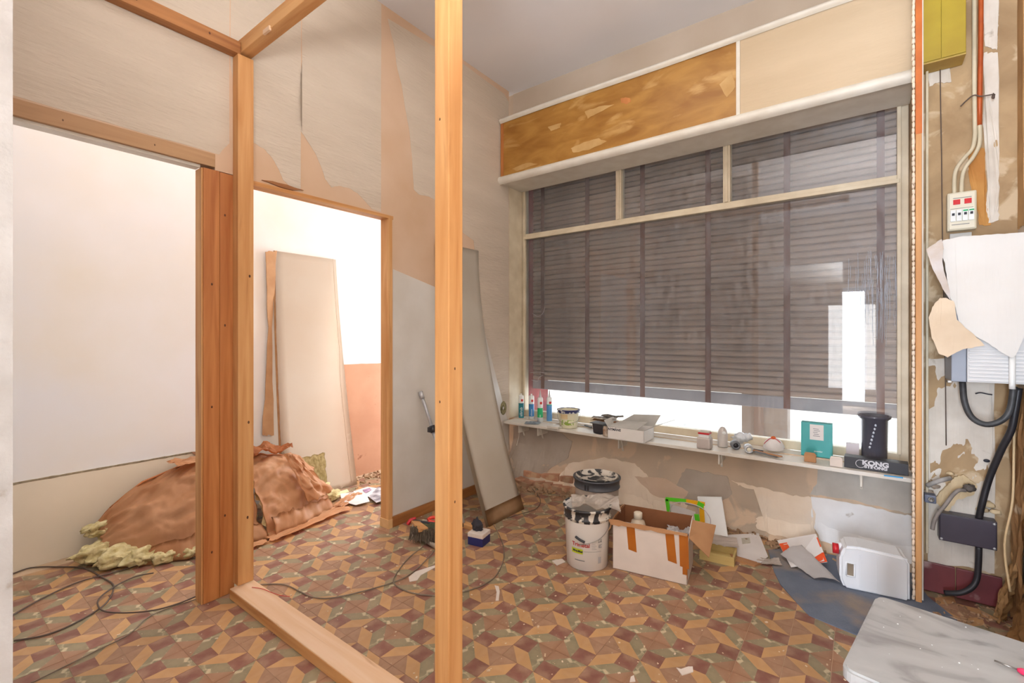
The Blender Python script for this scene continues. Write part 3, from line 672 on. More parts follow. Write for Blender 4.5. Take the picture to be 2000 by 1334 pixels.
# ================================================================== THINGS ON THE SHELF
def on(u, v): return ZP(u, v, SH)
def towards(p): return math.atan2(-p[1], -p[0])
GRN = mat('green_print', (40, 176, 108), None, rough=.4); TEAL = mat('teal_print', (36, 128, 140), None, rough=.4); BLU = mat('blue_print', (64, 132, 190), None, rough=.4)
WT = mat('tube_white', (236, 238, 236), None, rough=.35); WINK = mat('white_print', (244, 244, 244), None, rough=.5)
def cartridge(u, v, h, label, bands, nozzle, txt=None):
    p = on(u, v)+Vector((0, 0, .0005)); r = .024; t = thing('sealant_cartridge', label, 'cartridge', p, 0, 'sealant cartridges on the window shelf')
    b = BM(); lathe(b, [(0, 0), (r, 0), (r, h), (r*.93, h+.003), (r*.93, h+.009), (.007, h+.011), (.007, h+.026), (0, h+.026)], p, 24); obj('tube', b, WT, t)
    for z0, z1, m in bands:
        b = BM(); lathe(b, [(r+.0005, h*z0), (r+.0005, h*z1)], p, 24); obj('printed_band', b, m, t)
    if nozzle:
        b = BM(); lathe(b, [(.011, h+.012), (.009, h+.03), (.0075, h+.034), (.003, h+nozzle), (.001, h+nozzle)], p, 14); obj('nozzle', b, mat('nozzle', (198, 198, 196), None, rough=.4), t)
    a = towards(p)
    if txt:
        s, z, m, sz = txt; M = Matrix.Translation(p+Vector((math.cos(a), math.sin(a), 0))*(r+.002)+Vector((0, 0, z))) @ Matrix.Rotation(a, 4, 'Z') @ Matrix(((0, 0, 1, 0), (0, 1, 0, 0), (-1, 0, 0, 0), (0, 0, 0, 1))) 
        M = frame_M(p+Vector((math.cos(a), math.sin(a), 0))*(r+.0012)+Vector((0, 0, z)), (0, 0, 1), (math.sin(a), -math.cos(a), 0))
        text('lettering', s, sz, M, m, t)
    b = BM(); wrap_patch(b, p, r+.0006, a-.1, a+.75, h*.78, h*.88, 6); obj('logo_patch', b, REDINK, t)
    return t
h = .2
cartridge(1018, 817, h, 'sealant cartridge with petrol blue label and white sideways lettering, leftmost on the shelf, no nozzle', [(.03, .7, TEAL)], 0, ('silirub', .062, WINK, .034))
cartridge(1038, 818, h, 'sealant cartridge with bright blue label, second from the left, no nozzle', [(.12, .68, BLU)], 0, ('silicone', .06, WINK, .02))
cartridge(1055, 825, .205, 'white sealant cartridge with green lower label and grey nozzle', [(.22, .62, GRN)], .075, ('kit', .06, WINK, .02))
cartridge(1073, 823, .2, 'blue sealant cartridge with pale top and grey nozzle, nearest the white bucket', [(.03, .72, mat('blue_label', (84, 140, 196), (96, 156, 206), scale=4, rough=.4)), (.72, .75, GRN)], .075)
b = BM(); 
t = thing('filler_sachet', 'crumpled clear plastic sachet lying in front of the left cartridges', 'sachet', on(1035, 827))
sheet(b, lambda a, c: on(1024+30*a, 829-4*c)+Vector((0, .02*c, .004+.012*math.sin(a*PI)*math.sin(c*PI)+.004*abs(fbm((a*5, c*5, 0))))), 18, 10, .001); obj('film', b, mat('pale_film', (214, 224, 232), (150, 166, 182), scale=60, rough=.2), t)
t = thing('wood_offcut', 'small white painted block on the shelf left of the filler bucket', 'block', on(1083, 836), .0)
b = BM(); box(b, -.055, .05, -.03, .03, .0, .016, .002); obj('block', local(t, b), WHITE, t)

def bucket(name, label, p, r0, r1, h, body, rim, rot=0, lidless=True, cat='bucket', rimh=.03, group=None):
    t = thing(name, label, cat, p, rot, group)
    b = BM(); lathe(b, [(0, 0), (r0-.004, 0), (r0, .004), (r1, h-.006), (r1, h), (r1-.004, h), (r0-.005, .008), (0, .008)], p, 48); obj('body', b, body, t)
    b = BM(); z = h-rimh; f = lambda q: r0+(r1-r0)*q/h
    lathe(b, [(f(z)+.001, z), (f(z)+.007, z+.001), (f(z)+.007, z+.006), (f(z)+.003, z+.008), (f(z)+.004, h-.006), (f(h)+.009, h-.004), (f(h)+.009, h+.004), (f(h)-.003, h+.005), (f(h)-.005, h-.02)], p, 48); obj('rim', b, rim, t)
    return t
SPLR = mat('splashed_navy_rim', (58, 60, 104), (226, 224, 218), scale=24, rough=.5, lo=.5, hi=.54)
SPLB = mat('splashed_black_rim', (44, 42, 44), (214, 204, 190), scale=26, stretch=(1, 1, .5), rough=.5, lo=.5, hi=.54)
p = on(1108, 835)+Vector((0, .02, 0)); a = towards(p)
t = bucket('filler_bucket', 'small cream filler bucket with navy rim, wire handle and green pattern on the shelf', p, .072, .086, .145, mat('cream_bucket', (232, 226, 196), None, rough=.35), SPLR, rimh=.022)
b = BM(); blob(b, p+Vector((0, 0, .118)), (.076, .076, .012), .3, 8, 3, 4); obj('filler', b, mat('filler_paste', (214, 208, 196), (190, 184, 172), scale=20, rough=.8), t)
wrap_text('lettering', 'PLASTYN', .028, p, .08, a+.18, .098, mat('navy_print', (50, 48, 110), None), t, bold=.0012, sx=.8, taper=.1)
b = BM(); wrap_patch(b, p, .0765, a-.8, a+.55, .028, .07, 10, .0008, r1=.079); obj('pattern_band', b, mat('leaf_pattern', (150, 178, 66), (232, 228, 196), scale=46, rough=.4, lo=.48, hi=.52), t)
b = BM(); wrap_patch(b, p, .0805, a-.85, a-.1, .078, .116, 8, .0008, r1=.0835); obj('label_patch', b, mat('tan_label', (216, 186, 132), (226, 204, 160), scale=20, rough=.4), t)
b = BM(); tube(b, [p+Vector((.092*math.cos(a+da), .092*math.sin(a+da), z)) for da, z in ((1.45, .125), (1.3, .085), (.8, .06), (0, .048), (-.8, .058), (-1.3, .085), (-1.45, .125))], .0015, 6, 4); obj('wire_handle', b, STEEL, t)

# black mixing tub under crumpled papers and a filling knife
p = on(1172, 846); t = thing('mixing_tub', 'dark grey square mixing tub under crumpled papers on the shelf', 'tub', p+Vector((0, 0, 0)), -.1)
b = BM(); box(b, -.045, .045, -.05, .05, 0, .085, .012)
for v in b.verts: v.co.x *= .8+2.2*v.co.z; v.co.y *= .85+1.6*v.co.z
obj('tub', local(t, b), mat('dark_tub', (70, 66, 70), (54, 50, 54), scale=8, rough=.4), t)
b = BM(); box(b, -.058, .058, -.058, .058, .078, .086, .004); obj('tub_rim', local(t, b), GREYP, t)
def crumple(name, label, cat, c, w, d, h, m, seed, rot=0, z=0, amp=1, torn=.01, parent=None):
    """a creased sheet of paper or card lying loosely"""
    def f(a, q):
        x, y = (a-.5)*w, (q-.5)*d
        e = torn*fbm((a*9+seed, q*9, 3))
        zz = h*(.5+.5*fbm((a*2.3+seed, q*2.3, 0), 1, 2))*amp+h*.25*abs(fbm((a*6+seed, q*6, 5), 1, 2))
        cr = math.cos(rot); sr = math.sin(rot); x += e if abs(a-.5) > .45 else 0; y += e if abs(q-.5) > .45 else 0
        return Vector((c[0]+x*cr-y*sr, c[1]+x*sr+y*cr, c[2]+z+max(0, zz)))
    b = BM(); sheet(b, f, 18, 14, .0012)
    for ff in b.faces: ff.smooth = False
    o = obj(name, b, m, parent)
    return o if parent else tag(o, label, cat)
pt = Vector((p.x, p.y, SH+.088))
crumple('folded_cardboard', 'flattened brown card lying across the mixing tub', 'cardboard', pt+Vector((.03, .02, .0)), .2, .09, .018, CARD, 3, .15)
crumple('newspaper', 'crumpled newspaper lying on top of the brown card on the mixing tub', 'paper', pt+Vector((.02, .04, .018)), .19, .12, .022, mat('newsprint', (226, 220, 212), (140, 136, 132), scale=50, rough=.9), 8, .25)
crumple('newspaper', 'greyish folded newspaper sheet at the back of the paper pile on the shelf', 'paper', pt+Vector((.06, .09, .028)), .17, .08, .02, mat('dark_newsprint', (170, 160, 148), (110, 104, 98), scale=60, rough=.9), 12, .3)
t = thing('filling_knife', 'grey steel filling knife lying left of the mixing tub', 'filling knife', on(1143, 833), -.5)
b = BM(); prism(b, [(-.05, -.02, .004), (0, -.008, .006), (0, .008, .006), (-.05, .02, .004)], (0, 0, .0015)); obj('blade', local(t, b), MET, t)
b = BM(); box(b, 0, .09, -.01, .01, .003, .017, .004); obj('handle', local(t, b), GREYP, t)
t = thing('glass_jar', 'short stained glass jar between the mixing tub and the white carton', 'jar', on(1184, 851))
b = BM(); lathe(b, [(0, 0), (.022, 0), (.025, .01), (.025, .055), (.021, .062), (.021, .07), (0, .07)], on(1184, 851), 20); obj('jar', b, mat('brown_stain', (150, 110, 80), (214, 200, 180), scale=30, rough=.3), t)

# white carton with open flaps
cA, cB = on(1187, 856), on(1258, 866); cC = on(1289, 851)
ang = math.atan2((cB-cA).y, (cB-cA).x); W_ = (cB-cA).length; D_ = .2; H_ = .085
t = thing('white_carton', 'open white carton lettered NYMÅNE with raised grey flaps on the shelf', 'carton', (cA+cB)/2+Vector((-math.sin(ang), math.cos(ang), 0))*D_/2, ang)
b = BM(); w2, d2 = W_/2, D_/2
for q in ((-w2, w2, -d2, -d2+.003, 0, H_), (-w2, w2, d2-.003, d2, 0, H_), (-w2, -w2+.003, -d2, d2, 0, H_), (w2-.003, w2, -d2, d2, 0, H_), (-w2, w2, -d2, d2, 0, .003)): box(b, *q)
obj('box_body', local(t, b), mat('white_carton_board', (236, 230, 224), (226, 220, 212), scale=4, rough=.6), t)
FLG = mat('carton_inside', (196, 192, 184), (180, 176, 168), scale=6, rough=.8)
for pts, off in ((((-w2, d2, H_), (w2, d2, H_), (w2+.05, d2+.0, H_+.09), (-w2+.12, d2+.0, H_+.075)), (0, .003, 0)), (((w2, -d2, H_), (w2, d2, H_), (w2+.16, d2-.02, H_+.07), (w2+.1, -d2+.05, H_+.05)), (0, 0, .003)),
                 (((-w2, -d2+.01, H_), (w2*.6, -d2+.01, H_), (w2*.9, -d2+.11, H_+.045), (-w2+.05, -d2+.11, H_+.03)), (0, 0, .003)), (((-w2, -d2, H_), (-w2, d2, H_), (-w2-.04, d2-.02, H_+.045), (-w2-.04, -d2+.02, H_+.04)), (.003, 0, 0))):
    b = BM(); prism(b, pts, off); obj('flap', local(t, b), FLG, t)
text('lettering', 'NYMÅNE', .024, WM(t) @ Matrix.Translation((-w2+.052, -d2-.0008, H_-.016)) @ Matrix.Rotation(PI/2, 4, 'X'), INK, t, bold=.0006)

# tub with red lid, rounded bottle, rolls, torch, dust mask
p = on(1374, 877)+Vector((0, .03, 0)); t = thing('plastic_tub', 'square grey plastic tub with red rimmed lid on the shelf', 'tub', p, .0)
b = BM(); box(b, -.045, .045, -.04, .04, 0, .078, .012); [setattr(v.co, 'x', v.co.x*(1-.8*v.co.z)) for v in b.verts]; obj('tub', local(t, b), mat('grey_tub', (196, 186, 178), (184, 172, 164), scale=6, rough=.4), t)
b = BM(); box(b, -.034, .034, -.03, .03, .074, .1, .006); obj('collar', local(t, b), WPL_, t)
b = BM(); box(b, -.036, .036, -.034, .034, .096, .108, .004); obj('red_ring', local(t, b), RED, t)
b = BM(); box(b, -.033, .033, -.031, .031, .108, .115, .003); obj('lid', local(t, b), mat('lid_beige', (206, 196, 180), None, rough=.5), t)
p = on(1410, 874)+Vector((0, .02, 0)); t = thing('plastic_bottle', 'upright pale grey bottle with rounded shoulders beside the red lidded tub', 'bottle', p)
b = BM(); lathe(b, [(0, 0), (.03, 0), (.032, .01), (.032, .085), (.028, .11), (.018, .128), (.008, .136), (0, .137)], p, 24, sy=.8); obj('bottle', b, mat('pale_grey_plastic', (204, 198, 192), (188, 180, 174), scale=6, rough=.4), t)
b = BM(); lathe(b, [(.012, .001), (.011, .003), (0, .004)], (0, 0, 0), 14, M=Matrix.Translation(p+Vector((.014, -.024, .1))) @ Matrix.Rotation(PI/2, 4, 'X')); obj('badge', b, WT, t)
def lying(name, label, cat, u, v, r, L_, rz, m1, m2, core=True):
    p = on(u, v)+Vector((0, 0, r)); t = thing(name, label, cat, p-Vector((0, 0, r)))
    M = Matrix.Translation(p) @ Matrix.Rotation(rz, 4, 'Z') @ Matrix.Rotation(PI/2, 4, 'X')
    b = BM(); lathe(b, [(r*.55, -L_/2), (r, -L_/2), (r, L_/2), (r*.55, L_/2), (r*.55, -L_/2)], (0, 0, 0), 28, M=M); obj('roll', b, m1, t)
    b = BM(); lathe(b, [(0, -L_/2+.004), (r*.55, -L_/2+.004), (r*.55, L_/2-.004), (0, L_/2-.004)], (0, 0, 0), 24, M=M); obj('core', b, m2, t)
    return t
lying('tape_roll', 'dark grey roll of tape lying on its side right of the pale bottle', 'tape', 1436, 877, .028, .05, .4, GREYP, BLACKP)
p = on(1443, 868)+Vector((0, .05, 0)); t = thing('cling_film_ball', 'crumpled ball of clear film behind the grey tape roll', 'film', p); b = BM(); blob(b, p+Vector((0, 0, .034)), (.05, .032, .034), .5, 6, 3, 3); blob(b, p+Vector((.05, 0, .05)), (.026, .02, .026), .5, 6, 2, 5); obj('film', b, mat('clear_film', (226, 228, 232), (190, 194, 200), scale=24, rough=.15), t)
lying('torch', 'round metal torch head lying on the shelf beside the tape roll', 'torch', 1462, 884, .026, .06, .3, MET, mat('torch_lens', (238, 230, 206), None, rough=.1))
p = on(1510, 884)+Vector((0, .03, .03)); t = thing('dust_mask', 'white cup shaped dust mask with orange valve lying on tools', 'mask', p-Vector((0, 0, .03)))
b = BM(); lathe(b, [(.062, 0), (.06, .012), (.048, .04), (.028, .058), (.008, .064), (0, .065)], (0, 0, 0), 28, M=Matrix.Translation(p) @ Matrix.Rotation(.35, 4, 'X'), sy=.8); obj('cup', b, mat('mask_white', (228, 222, 218), (214, 206, 200), scale=12, rough=.8), t)
b = BM(); lathe(b, [(.014, 0), (.014, .008), (0, .01)], (0, 0, 0), 16, M=Matrix.Translation(p+Vector((.0, -.016, .058))) @ Matrix.Rotation(.6, 4, 'X')); obj('valve', b, mat('orange_valve', (240, 120, 50), None, rough=.5), t)
b = BM(); tube(b, [p+Vector(q) for q in ((-.06, 0, .0), (-.045, -.03, .03), (-.01, -.03, .062), (.03, -.03, .05), (.06, -.01, .0))], .0022, 6, 5); obj('elastic_band', b, RED, t)
p = on(1500, 893); t = thing('cutter_knife', 'grey utility knife lying in front of the dust mask', 'knife', p, -.35)
b = BM(); box(b, -.08, .06, -.011, .011, .012, .026, .004); obj('handle', local(t, b), GREYP, t)
b = BM(); prism(b, [(.06, -.008, .018), (.09, -.008, .018), (.085, .008, .018), (.06, .008, .018)], (0, 0, .001)); obj('blade', local(t, b), MET, t)
p = on(1490, 886); t = thing('filling_knife', 'wide filling knife with dark handle lying under the utility knife', 'filling knife', p, -.3)
b = BM(); prism(b, [(0, -.01, .006), (.1, -.035, .004), (.1, .035, .004), (0, .01, .006)], (0, 0, .0015)); obj('blade', local(t, b), MET, t)
b = BM(); box(b, -.1, .0, -.011, .011, .002, .02, .006); obj('handle', local(t, b), BLACKP, t)
p = on(1478, 888); t = thing('masking_scraper', 'flat brown wooden stirring stick lying beside the torch', 'stick', p, -.42)
b = BM(); box(b, -.08, .16, -.008, .008, .02, .027, .002); obj('stick', local(t, b), CARD, t)

# teal box with a label, small cartons, long black box, tall dark canister
p = (on(1563, 890)+on(1627, 895))/2+Vector((0, .03, 0)); w2 = .082
t = thing('teal_box', 'upright teal box with a white paper label standing against the window', 'box', p, .0)
b = BM(); box(b, -w2, w2, -.03, .03, 0, .21, .003); obj('carton', local(t, b), mat('teal_card', (58, 158, 158), (70, 170, 168), scale=3, rough=.4), t)
b = BM(); box(b, -.035, .037, -.0312, -.03, .105, .2); obj('paper_label', local(t, b), PAPER, t)
for k in range(5):
    b = BM(); box(b, -.018+.004*(k % 2), .018-.006*((k*7) % 3), -.032, -.0312, .128+k*.011, .131+k*.011); obj('scribble', local(t, b), GREYP, t)
text('lettering', 'powder', .014, WM(t) @ Matrix.Translation((.01, -.0305, .035)) @ Matrix.Rotation(PI/2, 4, 'X'), WINK, t)
for u, v, wd, lab in ((1582, 903, .045, 'small tan carton in front of the teal box'), (1633, 912, .045, 'small white carton at the left end of the long black box')):
    p = on(u, v)+Vector((0, .015, 0)); t = thing('small_carton', lab, 'carton', p)
    b = BM(); box(b, -.03, .03, -.012, .012, 0, .045, .002); prism(b, [(-.03, -.012, .045), (.03, -.012, .045), (.022, -.012, .058), (-.024, -.012, .058)], (0, .002, 0)); obj('carton', local(t, b), CARD if u < 1600 else WCARD, t)
k0, k1 = on(1649, 912), on(1775, 930)
ang = math.atan2((k1-k0).y, (k1-k0).x); L_ = (k1-k0).length
t = thing('black_box', 'long low black box lettered KONG STRONG at the right end of the shelf', 'box', (k0+k1)/2+Vector((0, .03, 0)), ang)
b = BM(); box(b, -L_/2, L_/2, -.03, .05, 0, .062, .002); obj('carton', local(t, b), mat('matt_black_card', (40, 38, 42), (50, 48, 52), scale=4, rough=.5), t)
LET = mat('silver_print', (206, 204, 208), None, rough=.5)
text('lettering', 'KONG', .034, WM(t) @ Matrix.Translation((-.0, -.0305, .04)) @ Matrix.Rotation(PI/2, 4, 'X'), LET, t, bold=.0018, sx=1.15)
text('lettering', 'STRONG', .021, WM(t) @ Matrix.Translation((.002, -.0305, .019)) @ Matrix.Rotation(PI/2, 4, 'X'), LET, t, bold=.0012, sx=1.2)
b = BM(); lathe(b, [(.0225, 0), (.0225, .0006), (.02, .0006), (.02, 0), (.0225, 0)], (0, 0, 0), 24, M=WM(t) @ Matrix.Translation((-.066, -.0305, .031)) @ Matrix.Rotation(PI/2, 4, 'X')); obj('round_emblem', b, LET, t)
p = on(1662, 900)+Vector((0, .07, 0)); t = thing('pale_carton', 'pale translucent carton standing behind the left end of the black box', 'carton', p)
b = BM(); box(b, -.025, .04, -.02, .02, 0, .095, .002); obj('carton', local(t, b), mat('pale_pink_card', (214, 204, 208), None, rough=.5), t)
p = on(1708, 905)+Vector((0, .06, 0)); p.z = SH
t = thing('dark_canister', 'tall dark grey canister with flared rim behind the long black box', 'canister', p)
b = BM(); lathe(b, [(0, 0), (.06, 0), (.062, .01), (.066, .25), (.08, .262), (.082, .275), (.075, .277), (.06, .262), (0, .255)], p, 36); obj('canister', b, mat('smoked_plastic', (72, 70, 80), (88, 86, 96), scale=3, rough=.25), t)
a = towards(p)
for k in range(7):
    b = BM(); blob(b, p+Vector((.067*math.cos(a+.1-k*.07), .067*math.sin(a+.1-k*.07), .225-k*.022)), (.006, .006, .009), .3, 5, 1, k); obj('highlight_spot', b, mat('pale_highlight', (206, 210, 220), None, rough=.3), t)  # spiral highlight on the canister, modelled as pale blobs
b = BM(); box(b, 0, 1, 0, 1, 0, 1); b.free()
p = on(1745, 932); t = thing('blue_pencil', 'flat bright blue marker lying on the shelf edge before the black box', 'marker', p, .1)
b = BM(); box(b, -.04, .04, -.004, .004, 0, .006, .002); obj('barrel', local(t, b), mat('bright_blue', (52, 160, 220), None, rough=.4), t)
b = BM(); box(b, .04, .052, -.003, .003, .001, .005, .001); obj('tip', local(t, b), WT, t)

# ================================================================== THINGS ON THE FLOOR BY THE WINDOW
def fl(u, v, z=0): return ZP(u, v, z)
# front paint bucket
p = Vector((-1.165, 2.475, 0)); p = fl(1147, 1097)+Vector((0, .0, 0)); a = towards(p)
p = p+Vector((-.0, .0, 0))
t = bucket('paint_bucket', 'white paint bucket with splashed black rim and lime label, a paper sack in its top', p, .116, .13, .33, mat('bucket_white', (228, 222, 214), (222, 214, 206), scale=3, rough=.3), SPLB, rimh=.055)
b = BM(); lathe(b, [(.125, .262), (.131, .266), (.131, .282), (.126, .286)], p, 44); obj('lower_rim', b, SPLB, t)
b = BM(); tube(b, [p+Vector((.134*math.cos(a+da), .134*math.sin(a+da), z)) for da, z in ((1.5, .27), (1.15, .232), (.6, .19), (.1, .165), (-.35, .15))], .0022, 6, 5); obj('wire_handle', b, STEEL, t)
b = BM(); tube(b, [p+Vector((.1345*math.cos(a+da), .1345*math.sin(a+da), z)) for da, z in ((-.1, .168), (-.3, .178), (-.5, .19))], .007, 8, 4); obj('handle_grip', b, BLACKP, t)
R_ = .1235
wrap_text('lettering', 'Trimetal', .03, p, R_+.001, a-.3, .145, mat('bucket_red_print', (190, 50, 48), None), t, bold=.0006, taper=.05)
b = BM(); wrap_patch(b, p, R_-.0015, a-.75, a-.2, .095, .122, 10, .001, r1=R_); obj('lime_label', b, mat('lime_label', (196, 208, 40), (186, 198, 34), scale=9, rough=.4), t)
wrap_text('lettering', 'Mat-Mur', .017, p, R_+.0005, a-.44, .109, INK, t, bold=.0008, taper=.05)
b = BM(); wrap_patch(b, p, R_-.0005, a-.15, a+.65, .111, .1125, 10, .0008); obj('printed_line', b, GREYP, t)
b = BM(); wrap_patch(b, p, R_-.004, a-.6, a-.12, .056, .06, 8, .0012, r1=R_-.0038); obj('printed_line', b, GREYP, t)
for k in range(5):
    b = BM(); wrap_patch(b, p, R_+.001, a+.2, a+.42-(k % 2)*.06, .125+k*.009, .1275+k*.009, 4, .001); obj('small_print', b, mat('faint_print', (176, 170, 168), None), t)
for k in range(2):
    b = BM(); wrap_patch(b, p, R_+.0012, a+.5, a+.68, .13+k*.03, .15+k*.03, 4, .001, r1=R_+.002); obj('pictogram', b, mat('picto_print', (110, 106, 104), (216, 210, 204), scale=120, rough=.6), t)
b = BM(); wrap_patch(b, p, R_-.003, a+.5, a+.66, .045, .08, 4, .001, r1=R_-.0015); obj('small_print', b, mat('faint_print', (176, 170, 168), None), t)
o = crumple('paint_sack', 'crumpled white paper sack stuffed in the top of the front paint bucket', 'sack', p+Vector((.03, .04, .30)), .27, .2, .07, mat('glossy_sack', (230, 218, 206), (214, 198, 182), scale=4, rough=.4, c3=(90, 84, 80), scale3=9, lo3=.7, hi3=.72), 21, .55)
# rear bucket
p2 = fl(1163, 1032)+Vector((-.0, .02, 0))
t = bucket('paint_bucket', 'grey rimmed paint bucket with dried paint on its lid standing behind the white bucket', p2, .13, .15, .345, mat('grey_white_bucket', (196, 184, 172), (184, 170, 158), scale=4, rough=.4), mat('grey_rim', (86, 86, 90), (72, 72, 76), scale=20, rough=.45), rimh=.06)
b = BM(); lathe(b, [(0, .335), (.125, .335), (.135, .342), (.142, .356)], p2, 44); obj('lid', b, mat('crusted_lid', (206, 196, 182), (60, 58, 58), scale=10, rough=.7, lo=.52, hi=.56, dist=.8), t)
for da in (-.55, -.42):
    b = BM(); wrap_patch(b, p2, .149, towards(p2)+da, towards(p2)+da+.08, .29, .325, 3, .004); obj('rim_slot', b, BLACKP, t)

# big white carton with brown tape
A, B_, Cc = fl(1197, 1110), fl(1342, 1144), fl(1367, 1095)
ang = math.atan2((B_-A).y, (B_-A).x); W_ = (B_-A).length; D_ = .27; H_ = .27
t = thing('carton', 'large open white carton with strips of brown tape, standing beside the paint bucket', 'carton', (A+B_)/2+Vector((-math.sin(ang), math.cos(ang), 0))*D_/2, ang)
w2, d2 = W_/2, D_/2
def part(name, fn, m, tt=None):
    tt = tt or t; b = BM(); fn(b); return obj(name, local(tt, b), m, tt)
part('front_wall', lambda b: box(b, -w2, w2, -d2, -d2+.004, 0, H_), WCARD)
part('back_wall', lambda b: box(b, -w2, w2, d2-.004, d2, 0, H_), CARDD)
part('side_wall', lambda b: prism(b, [(w2, -d2, 0), (w2, d2, 0), (w2, d2, H_), (w2, d2-.1, H_-.02), (w2, -d2+.02, H_-.08), (w2, -d2, H_)], (-.004, 0, 0)), WCARD)
part('side_wall', lambda b: box(b, -w2, -w2+.004, -d2, d2, 0, H_), CARDD)
part('bottom', lambda b: box(b, -w2, w2, -d2, d2, 0, .004), CARDD)
part('inner_lining', lambda b: (box(b, -w2+.004, w2-.004, -d2+.004, -d2+.006, .004, H_-.001), box(b, w2-.006, w2-.004, -d2+.004, d2-.004, .004, H_-.09)), CARDD)
part('torn_flap', lambda b: prism(b, ragged([(-w2-.03, -d2-.004, H_+.004), (w2, -d2-.004, H_+.004), (w2-.0, -d2-.005, H_-.012), (-w2*.3, -d2-.005, H_-.02), (-w2-.01, -d2-.005, H_-.026)], .004, 7, (0, 2), 2), (0, -.004, 0)), CARD)
part('torn_flap', lambda b: prism(b, ragged([(-w2, -d2, H_), (-w2, d2, H_), (-w2-.03, d2-.03, H_-.05), (-w2-.03, -d2, H_-.08)], .008, 5, (0, 1), 3), (-.004, 0, .002)), CARD)
part('open_flap', lambda b: prism(b, [(w2, -d2+.07, H_-.05), (w2, d2-.02, H_-.02), (w2+.12, d2+.0, H_-.035), (w2+.1, -d2+.06, H_-.13)], (0, 0, .004)), CARD)
for x0, x1, z0, sk in ((-w2+.075, -w2+.12, .125, .012), (.085, .13, .11, .015), (.155, .2, .095, .005)):
    part('tape_strip', lambda b: prism(b, [(x0, -d2-.0008, H_-.01), (x1, -d2-.0008, H_-.01), (x1+sk, -d2-.0008, z0-.008), (x0+sk, -d2-.0008, z0)], (0, -.0008, 0)), TAPE)
part('corner_tape', lambda b: (box(b, w2-.022, w2+.0005, -d2-.002, -d2, .055, H_-.004), box(b, w2-.001, w2+.001, -d2, -d2+.015, .03, H_-.004)), TAPE)
p = WM(t) @ Vector((-.09, .02, .005)); q = thing('bottle', 'plastic bottle with a round cap standing inside the large white carton', 'bottle', p)
b = BM(); lathe(b, [(0, 0), (.045, 0), (.045, .19), (.036, .225), (.02, .235), (.02, .24), (0, .24)], p, 24); obj('body', b, mat('milky_plastic', (216, 196, 170), (204, 182, 156), scale=6, rough=.4), q)
b = BM(); lathe(b, [(.021, .238), (.024, .24), (.024, .272), (.02, .275), (0, .275)], p, 24); obj('cap', b, mat('cream_cap', (232, 216, 192), None, rough=.5), q)
# papers sticking out
crumple('paper_scrap', 'torn papers tucked in the right end of the large white carton', 'paper', WM(t) @ Vector((w2-.07, .03, H_-.1)), .12, .14, .06, GREYPAPER, 31, ang)

# coloured plastic frame and white board leaning behind the carton
def lean(name, label, cat, pts, th, m):
    """upright panel through world points (outline), thickness th backwards"""
    b = BM(); P = [Vector(q) for q in pts]; n = (P[1]-P[0]).cross(P[2]-P[0]).normalized()
    if n.y < 0: n = -n
    prism(b, P, n*th); return obj(name, b, m) if label is None else tag(obj(name, b, m), label, cat)
LG = mat('lime_plastic', (96, 206, 40), None, rough=.4); OG = mat('yellow_orange_plastic', (236, 176, 30), None, rough=.4)
t = thing('picture_frame', 'lime green and yellow plastic frame leaning on the wall behind the large carton', 'frame', YP(1340, 1040, 3.12)*1)
t.location.z = 0
YY = 3.1
def bar2(u0, v0, u1, v1, wpx, m, name='frame_side', dy=0):
    p0, p1 = YP(u0, v0, YY+dy), YP(u1, v1, YY+dy); d = (p1-p0).normalized(); n = Vector((-d.z, 0, d.x))*wpx
    b = BM(); prism(b, [p0-n, p1-n, p1+n, p0+n], (0, .012, 0)); obj(name, b, m, t)
bar2(1302, 975, 1306, 1003, .011, LG); bar2(1300, 975, 1340, 979, .011, LG); bar2(1340, 979, 1376, 985, .011, OG, dy=-.001); bar2(1362, 984, 1374, 990, .018, LG, dy=-.003); bar2(1370, 990, 1372, 1026, .014, OG); bar2(1360, 1005, 1362, 1018, .014, LG)
b = BM(); prism(b, [YP(u, v, YY+.015) for u, v in ((1304, 982), (1358, 1000), (1358, 1040), (1304, 1030))], (0, .003, 0)); obj('backing', b, GREYPAPER, t)
t = tag(obj('white_board', prism(BM(), [YP(u, v, y) for u, v, y in ((1362, 971, 3.3), (1409, 972, 3.3), (1421, 1048, 3.12), (1372, 1040, 3.12))], (0, .01, .003)), WPL_), 'white rectangular board leaning against the wall right of the green frame', 'board')
b = BM(); tube(b, [YP(u, v, YY-.02) for u, v in ((1308, 1000), (1312, 988), (1325, 981), (1350, 984), (1372, 993), (1385, 1008), (1388, 1020), (1384, 1030))], .0025, 6, 4)
tag(obj('white_cable', b, mat('pale_cable', (206, 190, 196), None, rough=.4)), 'thin pale cable looped over the green and yellow frame', 'cable')
# cardboard pieces and wooden tray on the floor
t = thing('wooden_tray', 'pale wooden tray lying on the tiles right of the large carton', 'tray', fl(1400, 1096), .0)
p0, p1 = fl(1366, 1092), fl(1434, 1108); ang = math.atan2((p1-p0).y, (p1-p0).x); t.location = (p0+p1)/2; t.rotation_euler[2] = ang; L_ = (p1-p0).length
PAL = mat('pale_tray_wood', (206, 182, 118), (190, 162, 98), scale=6, stretch=(.5, 4, 4), rough=.6)
part('side', lambda b: box(b, -L_/2, L_/2, 0, .01, 0, .05, .001), PAL); part('end', lambda b: box(b, L_/2-.01, L_/2, .01, .14, 0, .05, .001), PAL); part('end', lambda b: box(b, -L_/2, -L_/2+.01, .01, .14, 0, .05, .001), PAL)
part('side', lambda b: box(b, -L_/2, L_/2, .14, .15, 0, .05, .001), PAL); part('bottom', lambda b: box(b, -L_/2+.01, L_/2-.01, .01, .14, .004, .01), PAL)
